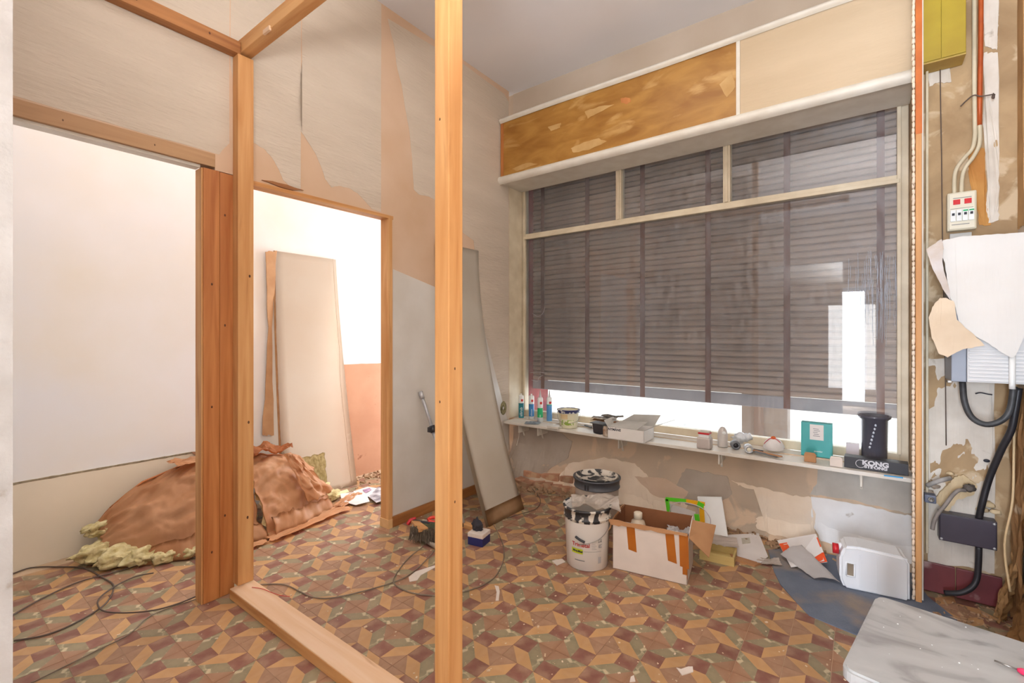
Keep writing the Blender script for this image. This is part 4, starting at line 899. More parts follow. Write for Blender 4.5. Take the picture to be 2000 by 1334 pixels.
crumple('cardboard_sheet', 'pale torn cardboard sheet resting on the wooden tray', 'cardboard', fl(1398, 1075)+Vector((0, 0, .055)), .24, .14, .02, WCARD, 41, ang+.2)
t = thing('papers', 'flat grey printed sheets lying between the wooden tray and the wall', 'paper', fl(1465, 1085))
b = BM(); prism(b, [fl(*q)+Vector((0, 0, .012)) for q in ((1410, 1050), (1482, 1046), (1500, 1092), (1486, 1104), (1440, 1090))], (0, 0, .004)); obj('top_sheet', b, GREYPAPER, t)
b = BM(); prism(b, [fl(*q) for q in ((1412, 1062), (1478, 1052), (1494, 1100), (1474, 1108), (1430, 1094))], (0, 0, .011)); obj('lower_sheets', b, CARD, t)
for pts in (((1420, 1062), (1436, 1062), (1438, 1068), (1422, 1068)), ((1448, 1056), (1464, 1055), (1466, 1066), (1450, 1068))):
    b = BM(); prism(b, [fl(*q)+Vector((0, 0, .0162)) for q in pts], (0, 0, .0006)); obj('printed_block', b, mat('faded_print', (176, 168, 150), (196, 190, 176), scale=40), t)
crumple('cardboard_scrap', 'curled tan cardboard scrap at the corner of the grey mat', 'cardboard', fl(1500, 1100), .13, .08, .025, WCARD, 47, .4)
t = thing('leaflet', 'orange and white leaflet propped on the floor below the window', 'leaflet', fl(1568, 1085))
LP = [YP(1518, 1056, 3.24), YP(1594, 1043, 3.24), YP(1616, 1098, 3.1), fl(1545, 1112)+Vector((0, 0, .01))]
def quad(P, a0, a1, b0, b1, dz):
    f = lambda a, c: P[0].lerp(P[1], a).lerp(P[3].lerp(P[2], a), c)+Vector((0, 0, dz))
    return [f(a0, b0), f(a1, b0), f(a1, b1), f(a0, b1)]
b = BM(); prism(b, quad(LP, 0, 1, 0, 1, 0), (0, 0, .002)); obj('sheet', b, PAPER, t)
ORP = mat('orange_print', (240, 92, 40), (232, 80, 30), scale=8, rough=.5)
b = BM(); prism(b, quad(LP, 0, 1, .14, .48, .0022), (0, 0, .0006)); obj('orange_band', b, ORP, t)
b = BM(); prism(b, quad(LP, .35, 1, .68, 1, .0022), (0, 0, .0006)); obj('orange_band', b, ORP, t)
b = BM(); prism(b, quad(LP, .62, .93, .7, .97, .003), (0, 0, .0006)); obj('white_field', b, PAPER, t)
for k in range(3):
    b = BM(); prism(b, quad(LP, .1, .9-.1*(k % 2), .19+k*.09, .215+k*.09, .003), (0, 0, .0004)); obj('text_line', b, WCARD, t)
b = BM(); prism(b, quad(LP, .4, .9, .57, .62, .0024), (0, 0, .0004)); obj('text_line', b, INK, t)
b = BM(); QQ = [YP(1566, 1066, 3.13), fl(1642, 1143)+Vector((0, 0, .008)), fl(1590, 1135)+Vector((0, 0, .008)), YP(1524, 1084, 3.08)]
sheet(b, lambda a, c: QQ[0].lerp(QQ[1], a).lerp(QQ[3].lerp(QQ[2], a), c)+Vector((0, 0, .006+.014*math.sin(c*PI)+.006*fbm((a*3, c*3, 2)))), 14, 10, .001)
tag(obj('paper_sheet', b, PAPER), 'curved greyish white sheet lying over the orange leaflet and the mat', 'paper')
# blue grey mat
mp_ = [(1500, 1075), (1512, 1118), (1524, 1142), (1556, 1178), (1580, 1203), (1625, 1222), (1700, 1252), (1800, 1260), (1870, 1212), (1812, 1166), (1780, 1120), (1640, 1088), (1560, 1070)]
b = BM(); P = [fl(*q) for q in mp_]; P = [x for i, q in enumerate(P) for x in (q, q.lerp(P[(i+1) % len(P)], .5))]
prism(b, P, (0, 0, .004)); tag(obj('floor_mat', b, BLUEMAT), 'dusty blue grey woven mat on the tiles under the white canister', 'mat')
# jerrican
t = thing('jerrican', 'white plastic jerrican with a red cap lying on the mat below the window', 'jerrican', fl(1712, 1165), 0)
J0, J1 = fl(1640, 1148), fl(1778, 1178); ang = math.atan2((J1-J0).y, (J1-J0).x); L_ = (J1-J0).length
t.location = (J0+J1)/2; t.rotation_euler[2] = ang; HJ = .225; WJ = .15
b = BM(); prism(b, [(-L_/2+.02, 0, 0), (L_/2, 0, 0), (L_/2, 0, HJ-.03), (L_/2-.02, 0, HJ-.01), (-L_/2+.07, 0, HJ), (-L_/2+.02, 0, HJ-.01), (-L_/2+.012, 0, HJ-.035), (-L_/2, 0, HJ-.06), (-L_/2, 0, .05)], (0, WJ, 0))
bmesh.ops.bevel(b, geom=b.edges[:], offset=.012, segments=3, affect='EDGES')
JM = mat('milky_canister', (236, 238, 240), (226, 228, 232), scale=2.5, rough=.3)
obj('body', local(t, b), JM, t)
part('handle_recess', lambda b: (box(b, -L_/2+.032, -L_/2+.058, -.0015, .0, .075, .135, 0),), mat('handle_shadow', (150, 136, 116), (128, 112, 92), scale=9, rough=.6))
part('handle_rim', lambda b: tube(b, [(-L_/2+.028, -.002, .072), (-L_/2+.028, -.002, .138), (-L_/2+.062, -.002, .138), (-L_/2+.062, -.002, .072), (-L_/2+.028, -.002, .072)], .004, 6), JM)
part('neck', lambda b: lathe(b, [(.022, 0), (.022, .025), (0, .025)], (0, 0, 0), 20, M=Matrix.Translation((-L_/2+.015, WJ*.5, HJ-.04)) @ Matrix.Rotation(-PI/2, 4, 'Y')), JM)
part('cap', lambda b: lathe(b, [(0, .045), (.026, .045), (.026, .02), (0, .02)], (0, 0, 0), 20, M=Matrix.Translation((-L_/2+.02, WJ*.35, HJ-.045)) @ Matrix.Rotation(-PI/2, 4, 'Y')), RED)
for x in (.05, .12): part('rib', lambda b: box(b, -L_/2+.03+x*1.0, -L_/2+.036+x*1.0, -.002, .001, .03, HJ-.035, .001), JM)

# stool with a marble slab
t = thing('stool', 'low orange wooden stool with a grey marble slab in the right foreground', 'stool', (.3, 1.55, 0), 0)
TZ = .5; c4 = [ZP(1648, 1296, TZ), ZP(1712, 1160, TZ), ZP(2000, 1253, TZ)]
u1 = (c4[2]-c4[1]).normalized(); u2 = (c4[0]-c4[1]); u2 = (u2-u1*u2.dot(u1)); dl = u2.length+.02; u2.normalize(); Lx = .56; r = .03
P = []
for (cx, cy, a0) in ((r, r, PI), (Lx-r, r, 1.5*PI), (Lx-r, dl-r, 0), (r, dl-r, .5*PI)):
    for k in range(6):
        a = a0+k*PI/10; P.append(c4[1]+u1*(cx+r*math.cos(a))+u2*(cy+r*math.sin(a)))
b = BM(); P = [q-Vector((0, 0, .0)) for q in P]; prism(b, P, (0, 0, -.035)); bmesh.ops.bevel(b, geom=[e for e in b.edges if abs(e.verts[0].co.z-e.verts[1].co.z) < .001], offset=.006, segments=2, affect='EDGES'); obj('marble_slab', b, MARBLE, t)
Ms = frame_M(c4[1], u1, u2)
def sp(name, x0, x1, y0, y1, z0, z1, m):
    b = BM(); prism(b, [c4[1]+u1*x+u2*y+Vector((0, 0, z0-TZ)) for x, y in ((x0, y0), (x1, y0), (x1, y1), (x0, y1))], (0, 0, z1-z0)); obj(name, b, m, t)
for x in (.03, Lx-.075):
    for y in (.03, dl-.075): sp('leg', x, x+.045, y, y+.045, 0, TZ-.035, ORWOOD)
sp('apron', .035, Lx-.035, dl-.052, dl-.034, .3, TZ-.036, wood('orange_apron', 0, (214, 122, 70), (190, 98, 52))); sp('apron', .035, Lx-.035, .034, .052, .3, TZ-.036, ORWOOD)
sp('apron', .034, .052, .04, dl-.04, .3, TZ-.036, ORWOOD); sp('apron', Lx-.052, Lx-.034, .04, dl-.04, .3, TZ-.036, ORWOOD)
b = BM()
for k in range(18):
    q = c4[1]+u1*rs.uniform(.02, .5)+u2*rs.uniform(.02, dl-.03); s = rs.uniform(.0006, .0018); box(b, q.x-s, q.x+s, q.y-s, q.y+s*.5, TZ, TZ+s*.8)
obj('paint_specks', b, WT, t)['kind'] = 'stuff'
q0, q1 = ZP(1985, 1307, TZ+.008), ZP(1942, 1290, TZ+.008)
t = thing('screwdriver', 'slim screwdriver with a pink red handle lying on the marble slab', 'screwdriver', ZP(1990, 1310, TZ))
d = (q0-q1).normalized(); b = BM(); tube(b, [q1-d*.0, q1+d*.04], .0022, 8); obj('shaft', b, STEEL, t)
b = BM(); tube(b, [q1+d*.038, q1+d*.045, q1+d*.07, q1+d*.12, q1+d*.13], [.004, .0075, .0065, .008, .005], 12); obj('handle', b, mat('pink_red', (216, 50, 92), None, rough=.3), t)

# ================================================================== TOOLS BY THE PARTITION
# tall bent white panel leaning in the corner
def bent(name, label, y0, y1, Xwall, Hh, out, ex, ytop0, ytop1, m, strip=True, z0=0, cut=None):
    t = thing(name, label, 'panel', (Xwall+out, (y0+y1)/2, 0))
    def f(a, c, o=0):
        z = Hh*c; x = Xwall+.012+out*(1-c)**ex+o
        return Vector((x, (y0+(ytop0-y0)*c)*(1-a)+(y1+(ytop1-y1)*c)*a, z))
    b = BM(); sheet(b, lambda a, c: f(a, z0+c*(1-z0)), 8, 40, .012); obj('panel', b, m, t)
    if strip:
        b = BM(); sheet(b, lambda a, c: f(a, c*.05, .014), 4, 3, .016); obj('bottom_batten', b, mat('dusty_batten', (214, 176, 134), (200, 158, 116), scale=8, rough=.8), t)
        b = BM(); sheet(b, lambda a, c: f(-.05+.09*a, c, .004), 1, 30, .01); obj('side_edge', b, BOARD, t)
    return t, f
t, f = bent('leaning_sheet', 'tall bowed cream panel leaning against the partition behind the free standing post', 2.42, 2.83, XW, 2.0, .5, 1.6, 2.43, 2.9, mat('cream_panel', (242, 232, 216), (234, 222, 204), scale=2.5, rough=.42, bump=.1, bscale=3))
# lower board at its foot
timber('cross_batten', (-2.3, -2.06, 2.3, 2.34, 0, .03), WX, 'short brown batten on the floor under the bowed cream panel')
# telescopic pole
p0 = XP(821, 765, XW+.02); p1 = Vector((-2.36, 2.36, 0.0)); p1 = fl(898, 1046)
p1.z = .01; p1 = Vector((-2.15, 2.32, .01))
t = thing('telescopic_pole', 'extended aluminium telescopic pole leaning on the partition', 'pole', p1)
L0 = lambda c: p0.lerp(p1, c)
b = BM(); tube(b, [L0(0), L0(.3)], .012, 14); obj('upper_tube', b, MET, t)
b = BM(); tube(b, [L0(.3), L0(.55)], .0145, 14); obj('middle_tube', b, MET, t)
b = BM(); tube(b, [L0(.55), L0(1)], .012, 14); obj('lower_tube', b, MET, t)
b = BM(); tube(b, [L0(.0), L0(.055)], .016, 14); obj('end_ferrule', b, MET, t)
b = BM(); tube(b, [L0(.265), L0(.315)], .022, 14); obj('black_clamp', b, BLACKP, t)
b = BM(); q = L0(.29); d = (p1-p0).normalized(); box(b, q.x-.012, q.x+.012, q.y-.04, q.y-.01, q.z-.018, q.z+.018, .004); obj('clamp_lever', b, BLACKP, t)
b = BM(); tube(b, [L0(.44), L0(.53)], .019, 14); obj('lower_clamp', b, MET, t)
# dustpan and brush
t = thing('dustpan', 'grey plastic dustpan lying upside down on the tiles', 'dustpan', fl(835, 1062), .1)
GP = mat('pan_grey', (166, 152, 136), (150, 136, 120), scale=6, rough=.6)
P = [fl(800, 1052), fl(846, 1056), fl(842, 1030), fl(806, 1040)]
b = BM(); prism(b, [P[0]+Vector((0, 0, .004)), P[1]+Vector((0, 0, .004)), P[2]+Vector((0, 0, .06)), P[3]+Vector((0, 0, .06))], (.004, .004, .004)); prism(b, [P[0], P[1], P[1]+Vector((0, 0, .02)), P[0]+Vector((0, 0, .02))], (0, .004, 0)); prism(b, [P[1], P[2], P[2]+Vector((0, 0, .06)), P[1]+Vector((0, 0, .02))], (.004, 0, 0)); obj('pan', b, GP, t)
b = BM(); tube(b, [fl(838, 1060, .02), fl(852, 1068, .022), fl(870, 1083, .018), fl(882, 1090, .016)], [.012, .014, .016, .012], 10, 3); obj('handle', b, GP, t)
t = thing('hand_brush', 'hand brush with dark bristles and an orange wooden back behind the dustpan', 'brush', fl(822, 1050))
b = BM(); q0, q1 = fl(806, 1040, .05), fl(850, 1046, .05)
r_ = random.Random(9)
for k in range(260):
    a = r_.random(); q = q0.lerp(q1, a)+Vector((r_.uniform(-.02, .02), r_.uniform(-.02, .02), .035)); e = q+Vector((r_.uniform(-.03, .03)+.03, r_.uniform(-.03, .03)-.02, -.06)); tube(b, [q, e], .0022, 3, cap=False)
o = obj('bristles', b, mat('bristle', (110, 94, 76), (78, 64, 52), scale=30, rough=.9), t); o['kind'] = 'stuff'
b = BM(); prism(b, [fl(803, 1022, .04), fl(816, 1021, .04), fl(836, 1036, .075), fl(818, 1040, .075)], (0, 0, .018)); obj('wooden_back', b, WX, t)
# tools heap
t = thing('pruning_saw', 'long tool with black arms and red handles on the floor against the skirting', 'tool', fl(840, 1018))
b = BM(); tube(b, [fl(808, 1018, .05), fl(850, 1024, .055), fl(905, 1026, .045)], .012, 10, 4); obj('arm', b, BLACKP, t)
b = BM(); tube(b, [fl(796, 1025, .03), fl(802, 1016, .055), fl(812, 1013, .06)], .012, 10, 4); obj('red_end', b, RED, t)
b = BM(); tube(b, [fl(836, 1016, .07), fl(842, 1011, .08), fl(855, 1012, .08), fl(859, 1018, .07), fl(848, 1020, .06), fl(837, 1017, .07)], .011, 10, 4); obj('red_handle', b, mat('bright_red', (222, 62, 44), None, rough=.4), t)
t = thing('green_bag', 'dark green limp bag lying behind the hand brush', 'bag', fl(855, 1042)); b = BM(); blob(b, fl(850, 1040, .03), (.11, .07, .05), .5, 5, 4, 2); obj('bag', b, mat('dark_green_cloth', (76, 78, 52), (60, 62, 44), scale=9, rough=.9, bump=.5), t)
p = fl(926, 1066); t = thing('blue_box', 'small navy and white box on the tiles right of the free standing post', 'box', p+Vector((0, .05, 0)), .2)
part('carton', lambda b: box(b, -.055, .05, -.05, .05, 0, .05, .003), mat('navy_card', (40, 44, 100), None, rough=.5)); part('white_band', lambda b: box(b, -.056, .051, -.051, .051, .05, .075, .003), WCARD)
part('tools_inside', lambda b: blob(b, (-.02, .01, .1), (.035, .03, .04), .6, 7, 3, 4), mat('dark_rags', (58, 54, 60), (36, 36, 44), scale=14, rough=.8))

# ================================================================== CABLES ON THE FLOOR
def cable(label, pts, r=.0032, m=CABLE, z=.005, name='cable', cat='cable'):
    b = BM(); P = []
    for q in pts: P.append(fl(q[0], q[1], (q[2] if len(q) > 2 else z)))
    tube(b, P, r, 8, 6); return tag(obj(name, b, m), label, cat)
cable('grey brown cable running from the corner post across the tiles to the dustpan', [(486, 1144, .02), (520, 1141), (556, 1142), (585, 1155), (610, 1166), (645, 1168), (700, 1157), (750, 1143), (790, 1128), (820, 1106), (848, 1076, .02)])
cable('looped cable on the tiles between the dustpan and the bowed panel', [(826, 1068, .02), (800, 1088), (780, 1112), (768, 1136), (790, 1153), (830, 1162), (880, 1161), (930, 1148), (965, 1128), (982, 1098), (984, 1070), (975, 1045), (962, 1022), (950, 1008, .05)])
cable('thin red wire with a bared end lying by the foot of the corner post', [(492, 1147, .052), (512, 1150), (530, 1157), (548, 1163), (566, 1165)], .0014, RED, .053, 'wire', 'wire')
cable('dark cable coiling out of the left edge across the corridor floor', [(18, 1124), (60, 1109), (120, 1107), (165, 1110), (200, 1128), (222, 1145), (205, 1180), (150, 1215), (90, 1240), (28, 1251)], .0036, CABLED)
cable('dark cable crossing the corridor floor under the kraft insulation', [(20, 1204), (80, 1170), (150, 1138), (215, 1120), (290, 1099), (350, 1090), (394, 1090)], .0036, CABLED, .007)
cable('dark looped cable with a free end in the left opening', [(300, 1119), (262, 1127), (220, 1148), (192, 1172), (200, 1192), (240, 1197), (300, 1192), (350, 1178), (394, 1160)], .0036, CABLED, .012)
cable('thin grey cable running diagonally over the tiles at the lower left', [(394, 1167), (340, 1184), (290, 1205), (250, 1240), (190, 1270), (130, 1300), (60, 1334)], .0026, CABLE, .006)
cable('thin dark cable in the rubble along the foot of the window wall', [(990, 1012), (1020, 1003), (1048, 993), (1055, 975), (1040, 955)], .003, CABLED, .02)
# flat scraps
for (lab, pts) in (('pale wood shaving shaped like a spatula left of the free standing post', [(798, 1128), (812, 1117), (852, 1104), (853, 1107), (822, 1124), (815, 1134), (800, 1137)]), ('pale bent strip of torn paper right of the free standing post', [(966, 1144), (974, 1146), (976, 1156), (974, 1174), (968, 1174), (970, 1157)]),
                   ('cardboard scrap on the tiles left of the white paint bucket', [(1078, 1096), (1098, 1092), (1104, 1098), (1088, 1105)]), ('white plaster flake in the right foreground of the tiles', [(1321, 1305), (1330, 1308), (1344, 1303), (1353, 1303), (1354, 1313), (1332, 1320)]),
                   ('small white chip near the stool on the tiles', [(1618, 1243), (1624, 1247), (1627, 1250), (1621, 1248)]), ('pointed white chip at the bottom edge of the tiles', [(1232, 1323), (1238, 1320), (1241, 1332), (1230, 1333)])):
    P = []; 
    for q in pts: P.append(fl(*q))
    b = BM(); prism(b, P, (0, 0, .003)); tag(obj('scrap', b, WCARD), lab, 'scrap')
b = BM(); r_ = random.Random(4)
for k in range(1100):
    if k % 3 == 0: q = Vector((r_.uniform(-1.6, .1), r_.uniform(1.0, 3.1), 0))
    elif k % 3 == 1: q = Vector((r_.uniform(-2.5, -.6), r_.uniform(1.0, 3.0), 0))
    else: q = Vector((r_.uniform(-3.6, -1.9), r_.uniform(.5, 2.9), 0))
    s = abs(r_.gauss(0, .0022))+.001; M = Matrix.Translation((q.x, q.y, s*.25)) @ Matrix.Rotation(r_.uniform(0, 6), 4, 'Z'); box(b, -s, s, -s*.6, s*.6, -s*.25, s*.3, 0, M)
o = tag(obj('plaster_crumbs', b, mat('plaster_crumb', (226, 206, 180), (200, 172, 140), scale=20, rough=.9)), 'small pale plaster crumbs scattered over the patterned tiles', 'debris'); o['kind'] = 'stuff'

# ================================================================== CORRIDOR
t, f = bent('leaning_board', 'tall cream board with a torn left edge leaning on the corridor wall', 1.78, 2.42, XC, 1.97, .2, 1.5, 1.81, 2.34, mat('cream_hardboard', (250, 238, 222), (246, 230, 210), scale=1.6, rough=.7), strip=False)
b = BM(); tube(b, [f(.93-.1*0, c, .014) for c in (1, .8, .6)]+[f(.9, c, .014) for c in (.45, .2, .02)], .0018, 4, 4); obj('crease', b, mat('crease_line', (190, 160, 130), None, rough=.9), t)
b = BM(); sheet(b, lambda a, c: f(-.03-.012*abs(fbm((c*14, a, 0)))*a+.03*a, c, .002), 2, 60, .008); obj('torn_edge', b, mat('torn_edge_tan', (206, 160, 112), (190, 142, 96), scale=20, rough=.9), t)
t = tag(obj('tall_offcut', prism(BM(), ragged([XP(518, 492, XC+.02), XP(540, 490, XC+.02), XP(530, 640, XC+.02), XP(534, 850, XC+.02), XP(512, 850, XC+.02), XP(524, 640, XC+.02)], .006, 6, (1, 2), 9), (.01, 0, 0)), mat('brown_board_edge', (206, 164, 124), (190, 146, 106), scale=7, rough=.8)), 'narrow tan board offcut standing behind the left edge of the leaning cream board', 'board')

def batt(name, label, y0, y1, front, top, seed, end_wool):
    t = thing(name, label, 'insulation', (-3.3, (y0+y1)/2, 0))
    def lerp(tab, a):
        for (a0, v0), (a1, v1) in zip(tab, tab[1:]):
            if a <= a1: return v0+(v1-v0)*max(0, (a-a0))/(a1-a0)
        return tab[-1][1]
    def f(a, c, k=1.0, dz=0, cr=1):
        xf = lerp(front, a); zt_ = lerp(top, a); xb = -3.66 if seed == 3 else -3.5
        an = c*PI*.62
        x = xf+(xb-xf)*(1-math.cos(min(an, PI/2)))*1.0*k if an < PI/2 else xf+(xb-xf)*1.0*k+(an-PI/2)*-.02
        x = xf*1.0+(xb-xf)*(c**1.15)
        z = zt_*math.sin(min(1, c*1.08)*PI/2)**.85*k+dz
        y = y0+(y1-y0)*a
        n = fbm((y*2.2+seed, c*1.6, 1), 1, 2)*.03-abs(fbm((y*5+c*3+seed, c*5, 4), 1, 1))*.045+abs(fbm((y*9-c*4+seed, c*7, 9), 1, 1))*.035-abs(fbm((y*16+c*9+seed, c*12, 3), 1, 1))*.016-abs(fbm((y*3-c*5+seed, 2, 11), 1, 1))*.03
        n *= cr*math.sin(min(1, c*4)*PI/2)
        return Vector((x+n*.7, y+.03*fbm((c*5+seed, a, 7)), max(.012, z+n*.9)))
    b = BM(); sheet(b, lambda a, c: f(a, c), 90, 44, .002)
    obj('kraft_facing', b, KRAFT, t)
    b = BM()
    def g(a, c):
        p = f(.0+a, c, .93, -.02, .6); n = .02*fbm((p*22), 1, 3)
        return Vector((p.x+n-.012+.045*max(0, 1-c*6), p.y+n, max(.004, p.z+n*.6-.01)))
    sheet(b, g, 70, 30, 0); obj('glass_wool', b, WOOL, t)
    for k, (y, x, z, r) in enumerate(end_wool):
        b = BM(); blob(b, (x, y, z), (r, r*1.4, r*.75), .45, 5, 4, k+seed)
        for v in b.verts: v.co += Vector((1, 1, 1))*.012*fbm(v.co*26)+Vector((1, -1, 1))*.005*fbm(v.co*70); v.co.z = max(.003, v.co.z)
        obj('wool_tuft', b, WOOL, t)
    # folded edge strip of the facing along the top and the front
    b = BM(); tube(b, [f(a/10, .97)+Vector((.012, 0, .008)) for a in range(1, 10)], [.006+.004*abs(fbm((a, seed, 0))) for a in range(1, 10)], 8); obj('folded_edge', b, KRAFTD, t)
    b = BM(); sheet(b, lambda a, c: f(.06+a*.94, .02+.1*c)+Vector((.03+.035*(1-c)+.02*fbm((a*6, c, seed)), 0, -.012+.02*c*(1+fbm((a*9, c, seed))))), 50, 4, .0015); obj('front_flange', b, KRAFT, t)
    return t, f
batt('insulation_batt', 'left kraft faced insulation batt on the corridor floor, yellow wool spilling at its end', .715, 1.43, [(0, -3.42), (.15, -3.3), (.4, -3.17), (1, -3.06)], [(0, .17), (.08, .24), (.25, .34), (.5, .42), (.75, .485), (1, .42)], 3,
     [(.70, -3.5, .06, .07), (.76, -3.36, .05, .07), (.85, -3.27, .04, .06), (.95, -3.2, .03, .055), (.72, -3.58, .16, .05), (1.04, -3.14, .03, .04)])
batt('insulation_batt', 'right kraft faced insulation batt with a folded flap, before the leaning cream board', 1.44, 1.98, [(0, -3.05), (.5, -3.1), (1, -3.22)], [(0, .43), (.3, .44), (.7, .4), (1, .24)], 11,
     [(2.0, -3.4, .06, .08), (2.04, -3.33, .04, .06)])
b = BM()
t = thing('wool_slab', 'bare yellow slab of glass wool standing between the right batt and the leaning board', 'insulation', (-3.45, 2.0, 0))
sheet(b, lambda a, c: Vector((-3.47+.05*(1-c)+.006*fbm((a*14, c*14, 0)), 1.83+.26*a+.008*fbm((c*6, a, 2)), 0.02+(.33+.008*fbm((a*7, 1, 2)))*c)), 40, 40, .04)
obj('wool', b, WOOL, t)
# folded flap over the right batt
b = BM(); F0 = [XP(548, 885, -3.3), XP(575, 890, -3.28), XP(640, 945, -3.2), XP(612, 975, -3.16), XP(585, 925, -3.22)]
def flap(a, c):
    p = XP(552, 886, -3.3).lerp(XP(600, 980, -3.12), c).lerp(XP(570, 888, -3.3).lerp(XP(648, 955, -3.2), c), a)
    return p+Vector((.02+.03*fbm((a*5, c*6, 1), 1, 2)+.03*math.sin(a*PI), 0, .02*fbm((a*7, c*7, 5), 1, 2)))
sheet(b, flap, 22, 26, .002); tag(obj('kraft_flap', b, KRAFT), 'folded back flap of creased kraft paper on the right end of the right batt', 'paper')
for k, (lab, c, w, d, h, m, rot, s) in enumerate((('dark orange kraft paper folds piled against the wall behind the right batt', (-3.5, 1.62, .40), .26, .3, .12, KRAFTD, .2, 61),
        ('small torn kraft piece lying on top of the left batt near the post', (-3.56, 1.17, .455), .16, .2, .035, KRAFT, .1, 63),
        ('long torn kraft strip on the floor in front of the right batt', (-3.04, 1.72, .004), .14, .62, .03, KRAFT, .18, 67),
        ('kraft strip with a ragged edge beside the white papers in the corridor', (-3.2, 2.12, .004), .1, .3, .03, KRAFT, .5, 69),
        ('flattened kraft strip in front of the left batt', (-3.0, 1.22, .004), .12, .36, .02, KRAFT, .05, 71))):
    crumple('kraft_scrap', lab, 'paper', c, w, d, h, m, s, rot, torn=.03)
for k, (lab, pts, m, z) in enumerate((('plain white sheet of paper on the corridor floor, topmost of the papers', [(664, 968), (712, 963), (722, 985), (695, 990), (668, 984)], PAPER, .012),
        ('printed sheet with purple picture at the back of the corridor papers', [(690, 962), (718, 954), (738, 958), (728, 972), (700, 975)], PAPER, .008),
        ('crumpled magazine page with dark print at the right of the corridor papers', [(720, 975), (738, 957), (756, 962), (756, 980), (735, 988)], mat('magazine_page', (226, 224, 228), (120, 116, 124), scale=14, rough=.5), .018),
        ('blue card corner beside the door jamb among the corridor papers', [(747, 956), (768, 955), (768, 966), (752, 964)], mat('sky_blue_card', (104, 176, 208), None, rough=.5), .01),
        ('small yellow note under the corridor papers', [(662, 962), (678, 958), (682, 964), (666, 968)], mat('pale_yellow_note', (236, 226, 180), None, rough=.7), .005))):
    b = BM(); prism(b, [fl(*q)+Vector((0, 0, z+.004*((i*7) % 3))) for i, q in enumerate(pts)], (0, 0, .003)); o = tag(obj('paper_sheet', b, m), lab, 'paper')
    if k == 1:
        bb = BM(); prism(bb, [fl(*q)+Vector((0, 0, z+.0135)) for q in ((708, 962), (722, 958), (726, 962), (714, 968))], (0, 0, .001)); obj('picture', bb, mat('purple_picture', (146, 106, 140), (190, 160, 184), scale=30, rough=.6), o)
b = BM(); r_ = random.Random(14)
for k in range(220):
    q = Vector((XC+.04+abs(r_.gauss(0, .09)), r_.uniform(2.1, 3.2), 0)); s = r_.uniform(.004, .016)
    M = Matrix.Translation((q.x, q.y, s*.3)) @ Matrix.Rotation(r_.uniform(0, 6), 4, (r_.random(), r_.random(), 1)); box(b, -s, s, -s*.7, s*.7, -s*.3, s*.3, 0, M)
o = tag(obj('rubble', b, CONC), 'plaster debris at the foot of the bare terracotta wall in the corridor', 'rubble'); o['kind'] = 'stuff'
b = BM(); tube(b, [XP(14, 338, -3.68), XP(24, 340, -3.68), XP(20, 380, -3.68), XP(14, 420, -3.68)], .012, 8)
# ================================================================== METER WALL
def pw(u, v, Y=YPI-.012): return YP(u, v, Y)
t = thing('fuse_board', 'cream fuse board with two red windows and four breakers on the stripped meter wall', 'fuse board', pw(1879, 446))
q0, q1 = pw(1850, 378, 3.12), pw(1908, 446, 3.12); FX0, FX1, FZ1, FZ0 = q0.x, q1.x, q0.z, q1.z
PL = mat('aged_cream_plastic', (222, 214, 190), (210, 200, 174), scale=4, rough=.4)
b = BM(); box(b, FX0, FX1, 3.12, 3.165, FZ0, FZ1, .006); obj('housing', b, PL, t)
b = BM(); box(b, FX0+.006, FX1-.006, 3.116, 3.122, FZ0+.006, FZ1-.006, .003); obj('cover', b, mat('cover_cream', (228, 220, 198), None, rough=.4), t)
W1 = FX1-FX0; H1 = FZ1-FZ0
for x in (.2, .58):
    b = BM(); box(b, FX0+W1*x, FX0+W1*(x+.24), 3.112, 3.117, FZ1-H1*.33, FZ1-H1*.2, .001); obj('red_window', b, mat('signal_red', (206, 30, 40), None, rough=.25), t)
for k in range(4):
    x = FX0+W1*(.1+.2*k+.005*k); b = BM(); box(b, x, x+W1*.185, 3.108, 3.117, FZ1-H1*.77, FZ1-H1*.47, .0015); br = obj('breaker', b, WT, t)
    b = BM(); box(b, x+W1*.05, x+W1*.14, 3.102, 3.1085, FZ1-H1*.62, FZ1-H1*.56, .0005); obj('switch', b, INK, br)
    if k > 1:
        b = BM(); box(b, x+.002, x+W1*.18, 3.1072, 3.1082, FZ1-H1*.53, FZ1-H1*.49); obj('green_mark', b, GRN, br)
b = BM(); box(b, FX0+W1*.1, FX1-W1*.12, 3.1148, 3.1162, FZ1-H1*.44, FZ1-H1*.43); box(b, FX0+W1*.2, FX1-W1*.18, 3.1148, 3.1162, FZ1-H1*.17, FZ1-H1*.155); box(b, FX0+W1*.15, FX1-W1*.25, 3.1148, 3.1162, FZ1-H1*.86, FZ1-H1*.845); obj('printed_line', b, GREYP, t)
